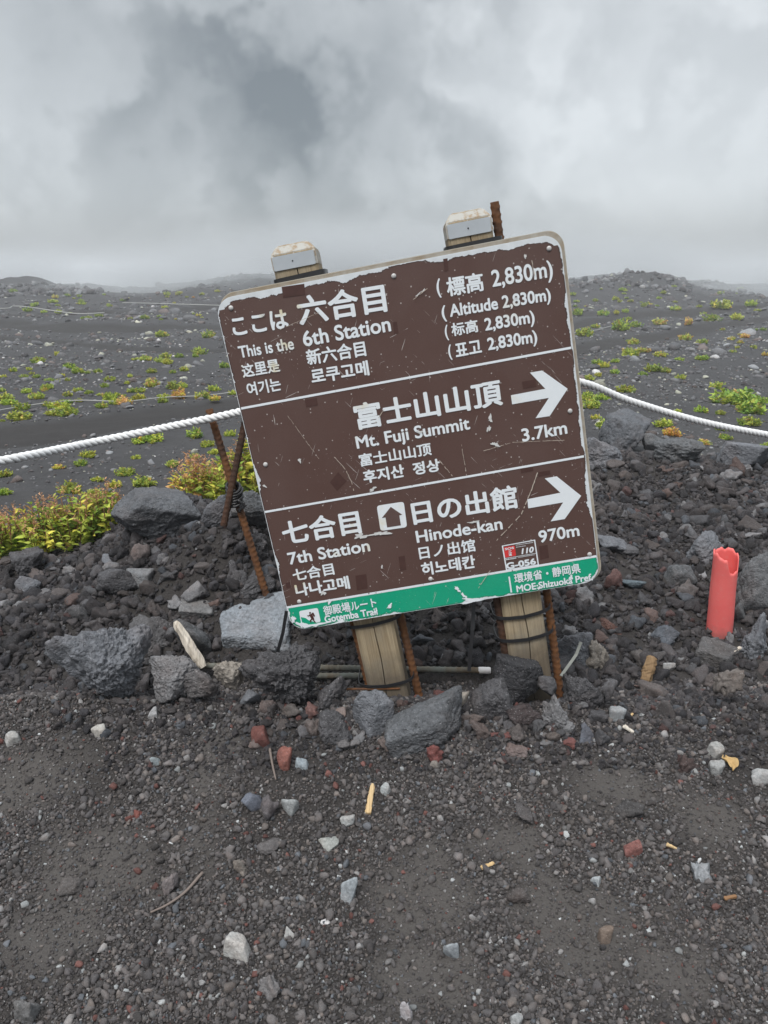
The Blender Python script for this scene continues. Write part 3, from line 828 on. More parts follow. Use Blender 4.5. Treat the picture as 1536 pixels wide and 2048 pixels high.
MAT_SCR = simple_mat('dirty_scratch', (.46, .40, .34), .7, .3, 150)
ch = [blob(q3(655, 262), 18, 4, -.15, 1), blob(q3(578, 272), 12, 5, -.2, 2), blob(q3(435, 490), 4, 5, 0, 4), blob(q3(458, 522), 5, 2.5, 0, 5),
      blob(q2(1076, 300), 4, 6, 0, 6), blob(q2(1070, 340), 3, 7, .3, 7), blob(q2(1095, 400), 7, 4, .3, 8), blob(q2(625, 572), 7, 3, -.5, 9), 
      blob(q2(805, 352), 5, 3, .3, 11), blob(q3(1010, 218), 9, 2, -.1, 12), blob(q1(205, 480), 2.5, 3, 0, 13), blob(q2(345, 462), 2.5, 5, 0, 14), blob(q2(210, 560), 4, 2, .2, 15),
      blob(q1(800, 400), 6, 1.4, -.7, 16), blob(q1(820, 385), 4, 1.2, -.7, 17), blob(q1(1210, 255), 2, 5, .2, 18), blob(q3(660, 390), 2, 3, 0, 19), 
      blob(q1(1175, 415), 2.4, 2, 0, 21)]
polys('chipped_paint', ch, -.0022, MAT_CHIP, face)
chg = [blob(q3(950, 475), 7, 3, .6, 31), blob(q3(975, 500), 6, 3, .7, 45), blob(q3(1000, 516), 13, 3.4, .05, 32), blob(q3(690, 540), 6, 3, -.6, 33), blob(q3(1262, 470), 3, 3, 0, 35),
       blob(q3(1385, 430), 3, 6, 0, 36), blob(q3(1010, 545 - 26), 26, 3, -.16, 37), blob(q3(460, 522), 4, 4, .1, 38), blob(q3(400, 612), 22, 3.5, -.17, 39), blob(q3(355, 612), 10, 5, .5, 40),
       blob(q3(320, 590), 4, 7, -.5, 41), blob(q3(500, 600), 14, 2, -.16, 42), blob(q3(635, 563), 3, 3.4, 0, 44)]
polys('chipped_paint', chg, -.0030, MAT_LETG, band)
sc_ = []
for i, (pl, wpx) in enumerate((([q2(1257, 508), q2(1235, 570), q2(1195, 668), q2(1100, 768)], 1.9), ([q2(478, 448), q2(520, 495), q2(545, 545), q2(552, 578)], 1.3), ([q2(635, 318), q2(668, 265)], 1.5),
                               ([q1(1235, 270), q1(1245, 330)], 1.6), ([q2(1050, 425), q2(1160, 392), q2(1360, 383)], 1.0), ([q1(780, 420), q1(835, 378)], 1.5), ([q3(1030, 470), q3(1075, 402)], 1.2),
                               ([q2(965, 400), q2(985, 520)], .9), ([q1(270, 535), q1(420, 470)], 1.0), ([q2(300, 290), q2(420, 455)], .7), ([q2(880, 460), q2(930, 520)], 1.2))):
    sc_ += scratch(pl, wpx, i)
polys('scratch', sc_, -.0023, MAT_SCR, face)
# dome head screws
def dome(name, c, r, parent):
    v, f = ico(2); k = v[:, 1] < .25
    vv = np.stack([c.x + v[:, 0] * r, v[:, 1] * r * .5 - .0006, c.z + v[:, 2] * r], 1)
    return link(name, mesh_np(name, vv, f), MAT_STEEL, parent)
for px in ((462, 616), (787.5, 552), (1098, 497), (531, 929), (1140, 822), (598.6, 1203), (861, 1157.6), (1179, 1108.6)):
    dome('screw', L(*px), .0052, sign)

# ---- posts
def post(px_bot, px_top):
    a, b = L(*px_bot, .021), L(*px_top, .021)
    zt = b.z; zb = -0.22
    kx = (b.x - a.x) / (b.z - a.z); xat = lambda z: a.x + (z - a.z) * kx
    xc = xat(zt)
    h, y0 = .0455, .0208
    rows = []
    zs = list(np.linspace(zb, zt - .018, 60)) + [zt]
    for i, z in enumerate(zs):
        k = .014 if i == len(zs) - 1 else 0.0
        c = .004 * math.sin(z * 9 + xc * 40) + .002 * math.sin(z * 31)
        nw, nd = .0011, (.010 if k == 0 else .004)
        xq = xat(z)
        x0, x1, ya, yb = xq - h + k, xq + h - k, y0 + k, y0 + 2 * h - k
        ch = .006
        rows.append([(x0, ya + ch), (x0 + ch, ya), (xq + c - nw, ya), (xq + c, ya + nd), (xq + c + nw, ya), (x1 - ch, ya), (x1, ya + ch), (x1, yb), (x0, yb)])
    v = []; f = []
    n = len(rows[0])
    for r, z in zip(rows, zs): v += [(x, y, z) for x, y in r]
    for i in range(len(rows) - 1):
        for j in range(n):
            jj = (j + 1) % n; f.append([i * n + j, i * n + jj, (i + 1) * n + jj, (i + 1) * n + j])
    f.append(list(range((len(rows) - 1) * n, len(rows) * n)))
    me = mesh_py('post', v, f)
    bm = bmesh.new(); bm.from_mesh(me); bmesh.ops.recalc_face_normals(bm, faces=bm.faces)
    bmesh.ops.triangulate(bm, faces=[q for q in bm.faces if len(q.verts) > 4]); bm.to_mesh(me); bm.free()
    p = link('post', me, MAT_WOOD, sign)
    return p, xat, zt
MAT_CAP = simple_mat('dull_white_plate', (.40, .43, .46), .5, .1, 40)
def capmat():
    M = Mat('peeling_white_paint')
    m = M.mapr(M.noise(45, 6, .7), .48, .58)
    c = M.mix(m, (.40, .39, .36), (.30, .225, .15)); M.base(c); M.rough(.7, .3); M.bump(m, -.4, .001); return M.m
MAT_PEEL = capmat()
POSTS = []
for pb, pt in (((773, 1368), (581, 487)), ((1061, 1335), (934, 421))):
    p, xat, zt = post(pb, pt); POSTS.append((xat, zt)); xc = xat(zt - .03)
    h = .0455
    # painted crown over the bevelled top, open to bare wood below
    o_ = []
    v = []; f = []
    ring = lambda k, z: [(xc - h - .0008 + k, .0200 + k, z), (xc + h + .0008 - k, .0200 + k, z), (xc + h + .0008 - k, .0208 + 2 * h + .0008 - k, z), (xc - h - .0008 + k, .0208 + 2 * h + .0008 - k, z)]
    for k, z in ((0, zt - .046), (0, zt - .0175), (.0138, zt + .0012)): v += ring(k, z)
    for i in range(2):
        for j in range(4): f.append([i * 4 + j, i * 4 + (j + 1) % 4, i * 4 + 4 + (j + 1) % 4, i * 4 + 4 + j])
    f.append([8, 9, 10, 11])
    me = mesh_py('painted_top', v, f)
    bm = bmesh.new(); bm.from_mesh(me)
    bmesh.ops.bevel(bm, geom=list(bm.edges), offset=.003, segments=2, affect='EDGES'); bm.to_mesh(me); bm.free()
    link('painted_top', me, MAT_PEEL, p)
    pl = rrect(xc - h + .002, zt - .0475, xc + h - .003, zt - .0195, .003, 3)
    slab('cap_plate', pl, .0180, .0198, MAT_CAP, p, .0005)
    v_, f_ = ico(1)
    link('nail', mesh_np('nail', v_ * .0018 + np.array([xc - .003, .0179, zt - .033]), f_), MAT_BLACK, p)

# ------------------------------------------------------------------ sweeps: rebar, ropes, straps
def frames(pts, up=Vector((0, 0, 1))):
    pts = [Vector(p) for p in pts]; out_ = []
    side = None
    for i, p in enumerate(pts):
        t = (pts[min(i + 1, len(pts) - 1)] - pts[max(i - 1, 0)]).normalized()
        if side is None:
            side = t.cross(up)
            if side.length < 1e-4: side = t.cross(Vector((1, 0, 0)))
        side = (side - t * side.dot(t)).normalized()
        out_.append((p, t, side, t.cross(side)))
    return out_
def tube(pts, rfun, seg=12, closed_caps=True):
    fr = frames(pts); v = []; f = []
    for i, (p, t, s, u) in enumerate(fr):
        for j in range(seg):
            a = 2 * math.pi * j / seg
            r = rfun(i, a); q = p + s * (r * math.cos(a)) + u * (r * math.sin(a)); v.append(q)
    for i in range(len(fr) - 1):
        for j in range(seg):
            jj = (j + 1) % seg; f.append([i * seg + j, i * seg + jj, (i + 1) * seg + jj, (i + 1) * seg + j])
    n = len(v)
    v += [fr[0][0], fr[-1][0]]
    for j in range(seg):
        jj = (j + 1) % seg
        f.append([n, jj, j, j]); f.append([n + 1, (len(fr) - 1) * seg + j, (len(fr) - 1) * seg + jj, (len(fr) - 1) * seg + jj])
    tri = [q if len(set(q)) == 4 else list(dict.fromkeys(q)) for q in f]
    return v, tri
def rebar(name, a, b, r, mat, label, ribs=True, group=None, cat='steel bar'):
    a, b = Vector(a), Vector(b); Lg = (b - a).length; step = .0027 if ribs else .01
    n = max(8, int(Lg / step)); pts = [(b - a) * (i / n) for i in range(n + 1)]
    ph = random.random()
    def rf(i, ang):
        z = Lg * i / n
        rib = max(0, math.cos(2 * math.pi * (z / .0145 + ph + .18 * math.sin(2 * ang)))) ** 3 if ribs else 0
        lon = max(0, math.cos(ang * 2)) ** 30
        return r * (1 + .20 * max(rib, lon * .7) + .02 * math.sin(z * 61 + ang * 2))
    v, f = tube(pts, rf, 14)
    o = link(name, mesh_py(name, v, f, True), mat, None, a)
    return tag(o, label, cat, group)
G1 = 'rusty bars lashed along the sign posts'
# in the sign's own frame the bars run along the posts
def bar_on_post(pb, pt, wd, mat, label, z_extra=.22):
    a, b = loc(hit_sign(*pb, wd)), loc(hit_sign(*pt, wd))
    d = (a - b).normalized()
    a2 = a + d * z_extra
    return rebar('reinforcing_bar', LW(*a2), LW(*b), .0088, mat, label, True, G1)
bar_on_post((737, 1368), (590, 760), .045, MAT_RUST, 'orange rusty ribbed bar along the knotty side of the shorter wooden post')
bar_on_post((826, 1340), (690, 760), .060, MAT_RUST, 'rusty ribbed bar between the shorter wooden post and the open gap under the sign')
bar_on_post((1008, 1290), (932, 800), .034, MAT_RUSTD, 'dark rusty bar in the shade beside the taller wooden post')
bar_on_post((1117, 1362), (989, 404), .050, MAT_RUST, 'long rusty bar rising past the top of the sign beside the taller post')

def strap(name, pts, wdt, th, mat, label=None, upv=None, closed=False, cat='cable tie', group=None, parent=None):
    pts = [Vector(p) for p in pts]; n = len(pts); v = []; f = []
    c = sum(pts, Vector()) / n
    for i, p in enumerate(pts):
        t = (pts[(i + 1) % n] - pts[i - 1]).normalized() if closed else (pts[min(i + 1, n - 1)] - pts[max(i - 1, 0)]).normalized()
        u = (upv - t * upv.dot(t)).normalized(); s = t.cross(u)
        for a, b in ((-1, -1), (1, -1), (1, 1), (-1, 1)): v.append(p - c + u * (a * wdt / 2) + s * (b * th / 2))
    m = n if closed else n - 1
    for i in range(m):
        k = (i + 1) % n
        for j in range(4): f.append([i * 4 + j, i * 4 + (j + 1) % 4, k * 4 + (j + 1) % 4, k * 4 + j])
    if not closed: f += [[3, 2, 1, 0], [n * 4 - 4, n * 4 - 3, n * 4 - 2, n * 4 - 1]]
    me = mesh_py(name, v, f)
    bm = bmesh.new(); bm.from_mesh(me); bmesh.ops.recalc_face_normals(bm, faces=bm.faces); bm.to_mesh(me); bm.free()
    o = link(name, me, mat, parent, c)
    if label: tag(o, label, cat, group)
    return o
G2 = 'black cable ties round the posts'
UPS = -V
def tie(xc, px, py, tilt, dip, label, xl=.066, xr=.066, yf=.0165, yb=.118, wdt=.0075):
    z = L(px, py, .02).z; xc = xc(z)
    p2 = []
    n = 48
    for i in range(n):
        a = 2 * math.pi * i / n; ca, sa = math.cos(a), math.sin(a)
        e_ = .38
        x = (xr if ca > 0 else xl) * math.copysign(abs(ca) ** e_, ca); y = (yf + yb) / 2 + (yb - yf) / 2 * math.copysign(abs(sa) ** e_, sa)
        zz = z + tilt * x + (dip * (abs(x) / .066) ** 1.5 if sa < 0.2 else dip)
        p2.append(LW(xc + x, y, zz))
    return strap('cable_tie', p2, wdt, .0016, MAT_BLACK, label, UPS, True, group=G2)
x1, x2 = POSTS[0][0], POSTS[1][0]
tie(x1, 585, 556, .03, .000, 'wide black band round the shorter post just above the sign', .052, .056, yf=.0168, wdt=.010)
tie(x2, 942, 489, .01, .000, 'wide black band round the taller post and bar just above the sign', .052, .064, yf=.0168, wdt=.011)
tie(x1, 752, 1247, .05, .004, 'black cable tie just under the sign round the shorter post')
tie(x1, 785, 1369, -.03, .008, 'black cable tie at the foot of the shorter post')
tie(x2, 1052, 1232, .02, .008, 'upper black cable tie round the taller post below the sign', wdt=.008)
tie(x2, 1060, 1277, .02, .008, 'lower black cable tie round the taller post below the sign', wdt=.008)
def tail(pts, dep, wdt, mat, label, up=Vector((1, 0, 0)), name='strap_end'):
    q = [P(x, y, d) for (x, y), d in zip(pts, dep)]
    den = []
    for a, b in zip(q[:-1], q[1:]): den += [a + (b - a) * (i / 6) for i in range(6)]
    den.append(q[-1])
    return strap(name, den, wdt, .0018, mat, label, up, False, 'strap end')
tail([(573, 1222), (566, 1265), (553, 1312)], (1.70, 1.72, 1.75), .0075, MAT_BLACK, 'short black strap end dangling over the pale flat slab')
tail([(948, 1195), (945, 1260), (938, 1342)], (1.78, 1.78, 1.80), .0085, MAT_BLACK, 'long black strap end hanging between the two wooden posts')
tail([(1162, 1284), (1152, 1310), (1138, 1330), (1122, 1352)], (1.86, 1.85, 1.83, 1.80), .007, MAT_GREYTIE, 'curved grey strap end beside the foot of the long rusty bar')

# bars on the ground behind the front stones
g3 = 'dull steel bars lying behind the front stones'
def on_y(px, py, y):
    r = ray(px, py); return CAM + r * (y / r.y)
ba, bb = on_y(392, 1331, 1.765), on_y(978, 1341, 1.765)
rebar('reinforcing_bar', ba, bb, .0074, MAT_GALV, 'long grey green steel bar with a white taped end lying behind the posts', True, g3)
d_ = (bb - ba).normalized()
tp = tube([d_ * (i * .004) for i in range(9)], lambda i, a: .0090 if 0 < i < 8 else .0078, 16)
o_ = link('tape_wrap', mesh_py('tape_wrap', *tp, True), simple_mat('white_tape', (.62, .60, .60), .5), None)
bar_main = [o for o in col.objects if o.get('label', '').startswith('long grey green')][0]
o_.parent = bar_main; o_.location = (bb - ba) - d_ * .028
rebar('reinforcing_bar', on_y(560, 1352, 1.745), on_y(800, 1351, 1.745), .0072, MAT_GALV, 'shorter ribbed steel bar lying just under the long grey one', True, g3)
rebar('reinforcing_bar', on_y(640, 1379, 1.60), on_y(800, 1377, 1.60), .0028, MAT_RUST, 'thin rusty wire lying across the foot of the shorter post', False, None, 'wire')

# crossed stakes behind the sign's edge
A0, tA = ground(534, 1196); A1 = P(418, 818, tA - .10)
dirA = (A1 - A0).normalized()
rebar('reinforcing_bar', A0 - dirA * .12, A1, .0094, MAT_RUST, 'leaning rusty stake with the white rope across its top', True, 'rusty stakes crossing beside the sign')
B0, tB = ground(443, 1038)
# crossing point on A
rX = ray(463, 975)
wA = (CAM - A0); nX = rX.cross(dirA)
tX = (A0 - CAM).cross(dirA).dot(rX.cross(dirA)) / nX.length_squared
X0 = CAM + rX * (tX - .024)
dirB = (X0 - B0).normalized()
B1 = P(496, 815, (X0 - CAM).dot(FW) - .02)
rebar('reinforcing_bar', B0 - dirB * .1, X0, .0098, MAT_RUSTD, 'x', True)
lowB = col.objects[-1]
# one bar: replace by a straight run through both ends
bpy.data.objects.remove(lowB)
B0 = X0 - (B1 - X0) * .40
rebar('reinforcing_bar', B0 - (B1 - X0).normalized() * .02, B1, .0088, MAT_RUSTD, 'dark brown stake crossing in front of the leaning rusty one', True, 'rusty stakes crossing beside the sign')
def knot(c, label):
    pts = []
    r_ = random.Random(4)
    for i in range(70):
        a = i * .62; pts.append((.019 * math.cos(a) * (1 + .2 * math.sin(i * .9)), .017 * math.sin(a) + .004, -.026 + .05 * i / 69 + .010 * math.sin(a * 1.0)))
    v, f = tube(pts, lambda i, a: .0042, 8)
    o = link('rubber_lashing', mesh_py('rubber_lashing', v, f, True), MAT_BLACK, None, c)
    for k in range(3):
        q = [(.012 + .01 * math.sin(t * 2 + k), -.012, -.012 - .016 * t - .006 * k) for t in np.linspace(0, 1.4, 8)]
        v, f = tube([(x + .006 * k, y, z) for x, y, z in q], lambda i, a: .0035, 6)
        link('loose_end', mesh_py('loose_end', v, f, True), MAT_BLACK, o)
    return tag(o, label, 'lashing')
knot(X0 + Vector((.004, .008, -.022)), 'black rubber lashing tied where the two rusty stakes cross')

# ------------------------------------------------------------------ ropes
def rope_mat():
    M = Mat('white_rope_fibre')
    c = M.mix(M.noise(220, 4, .65), (.60, .61, .62), (.84, .84, .84))
    c = M.mix(M.mapr(M.noise(9, 4, .6), .5, .75, 0, .35), c, (.52, .50, .47))
    M.base(c); M.rough(.85, .2); M.bump(M.noise(700, 3, .6), .5, .0015); return M.m
MAT_ROPE = rope_mat()
def spline(pts, n):
    P_ = [Vector(p) for p in pts]; P_ = [P_[0] * 2 - P_[1]] + P_ + [P_[-1] * 2 - P_[-2]]
    o = []
    for i in range(1, len(P_) - 2):
        a, b, c, d = P_[i - 1:i + 3]
        for k in range(n):
            t = k / n
            o.append(.5 * (2 * b + (c - a) * t + (2 * a - 5 * b + 4 * c - d) * t * t + (3 * b - a - 3 * c + d) * t ** 3))
    o.append(P_[-2]); return o
def rope_mesh(path, R, pitch, seg=10, step=None):
    # resample evenly
    ln = [0]
    for a, b in zip(path[:-1], path[1:]): ln.append(ln[-1] + (b - a).length)
    step = step or pitch / 14
    s_ = np.arange(0, ln[-1], step)
    xs = [np.interp(s_, ln, [p[k] for p in path]) for k in range(3)]
    pts = [Vector((xs[0][i], xs[1][i], xs[2][i])) for i in range(len(s_))]
    fr = frames(pts); V_, F_ = [], []
    for st in range(3):
        c = []
        for i, (p, t, s, u) in enumerate(fr):
            a = 2 * math.pi * (s_[i] / pitch + st / 3)
            c.append(p + (s * math.cos(a) + u * math.sin(a)) * R * .52)
        v, f = tube(c, lambda i, a: R * .50, seg)
        b = len(V_); V_ += v; F_ += [[k + b for k in q] for q in f]
    return V_, F_
dA = (P(425, 838, 1) - CAM).length
def depth_of(p): return (p - CAM).dot(FW)
tA1 = depth_of(A1)
dr = tA1 - .028
path = spline([P(-520, 985, 1.62), P(-250, 962, 1.70), P(0, 922, 1.78), P(210, 880, dr - .03), P(425, 836, dr), P(500, 820, dr - .02), P(640, 800, 1.86), P(800, 768, 1.92), P(960, 744, 2.0), P(1150, 762, 2.12),
               P(1260, 802, 2.22), P(1400, 843, 2.32), P(1536, 870, 2.42), P(1750, 905, 2.6), P(1900, 985, 2.75), P(1950, 1090, 2.78)], 12)
o_ = link('rope', mesh_py('rope', *rope_mesh(path, .0107, .050), True), MAT_ROPE)
tag(o_, 'thick twisted white rope strung behind the sign across the scene', 'rope')
MAT_THIN = simple_mat('weathered_thin_rope', (.30, .30, .29), .9, .2)
def ground_rope(pts, R, label, lift=.03):
    q = []
    for px, py in pts:
        g, t = ground(px, py); q.append(Vector((g.x, g.y, g.z + lift)))
    q = spline(q, 10); c = q[0]
    for p in q: p.z = max(p.z, H1(p.x, p.y) + R)
    v, f = tube([p - c for p in q], lambda i, a: R, 8)
    tag(link('thin_rope', mesh_py('thin_rope', v, f, True), MAT_THIN, None, c), label, 'rope', 'thin ropes marking the trails')
ground_rope([(-60, 838), (0, 826), (90, 812), (160, 806), (250, 808), (330, 800), (410, 796), (490, 786), (600, 770)], .0075, 'thin grey rope along the upper edge of the wide dark path')
ground_rope([(-60, 622), (0, 624), (20, 623), (28, 619), (60, 622), (110, 630), (160, 636), (210, 634)], .024, 'thin pale rope sagging along the top trail beneath the rocky ridge', .16)
ground_rope([(245, 611), (300, 612), (370, 615), (440, 617), (520, 617)], .026, 'faint thin rope along the misty upper trail close to the sign edge', .14)
ground_rope([(1140, 670), (1165, 667), (1195, 663), (1222, 655)], .012, 'short thin rope lying beside yellow plants past the sign edge', .05)

# ------------------------------------------------------------------ broken red tube
def red_tube():
    g, t = ground(1438, 1264)
    r = 23.0 * t / F; hgt = (1266 - 1124) * t / F / math.cos(rad(25)) + .012
    seg, rows = 48, 30
    r_ = random.Random(3)
    def rim(a):
        k = .005 * math.sin(2 * a + .6) + .003 * math.sin(7 * a + 2) + .0022 * math.sin(13 * a)
        d = abs((a - rad(300) + math.pi) % (2 * math.pi) - math.pi)            # a bite on the side towards the camera
        return k - .030 * max(0, 1 - (d / .8) ** 4) + .012 * math.sin(a - .6) + .006
    v, f = [], []
    for side, rr_ in ((0, r), (1, r - .0026)):
        for i in range(rows):
            s = i / (rows - 1)
            for j in range(seg):
                a = 2 * math.pi * j / seg
                z = -.05 + (hgt + rim(a) + .05) * s
                k = 1 + .03 * math.sin(2 * a + 1) + .012 * math.sin(z * 40 + a) + .10 * (1 - s)
                v.append((rr_ * k * math.cos(a), rr_ * k * .95 * math.sin(a), z))
    n = seg * rows
    for i in range(rows - 1):
        for j in range(seg):
            jj = (j + 1) % seg
            f.append([i * seg + j, i * seg + jj, (i + 1) * seg + jj, (i + 1) * seg + j])
            f.append([n + i * seg + j, n + (i + 1) * seg + j, n + (i + 1) * seg + jj, n + i * seg + jj])
    for j in range(seg):
        jj = (j + 1) % seg; b = (rows - 1) * seg
        f.append([b + j, b + jj, n + b + jj, n + b + j])
    M = Mat('faded_red_plastic')
    c = M.mix(M.noise(14, 5, .6), (.75, .115, .11), (.80, .19, .175))
    c = M.mix(M.mapr(M.noise(70, 4, .65), .52, .75, 0, .4), c, (.70, .25, .23))
    o = sep(M, M.co())
    c = M.mix(M.math('MULTIPLY', M.mapr(M.math('ADD', o[2], M.math('MULTIPLY', M.noise(40, 3), .05)), .02, .06, 1, 0), .6), c, (.22, .12, .11))
    M.base(c); M.rough(.5, .4); M.bump(M.noise(90, 4, .6), .25, .001)
    M.b.inputs['Subsurface Weight'].default_value = .12; M.b.inputs['Subsurface Radius'].default_value = (.01, .003, .002)
    ob = link('broken_tube', mesh_py('broken_tube', v, f, True), M.m, None, g)
    ob.rotation_euler = (rad(3), rad(-4), 0)
    tag(ob, 'short broken red plastic tube with a jagged rim standing in the rubble', 'tube')
red_tube()

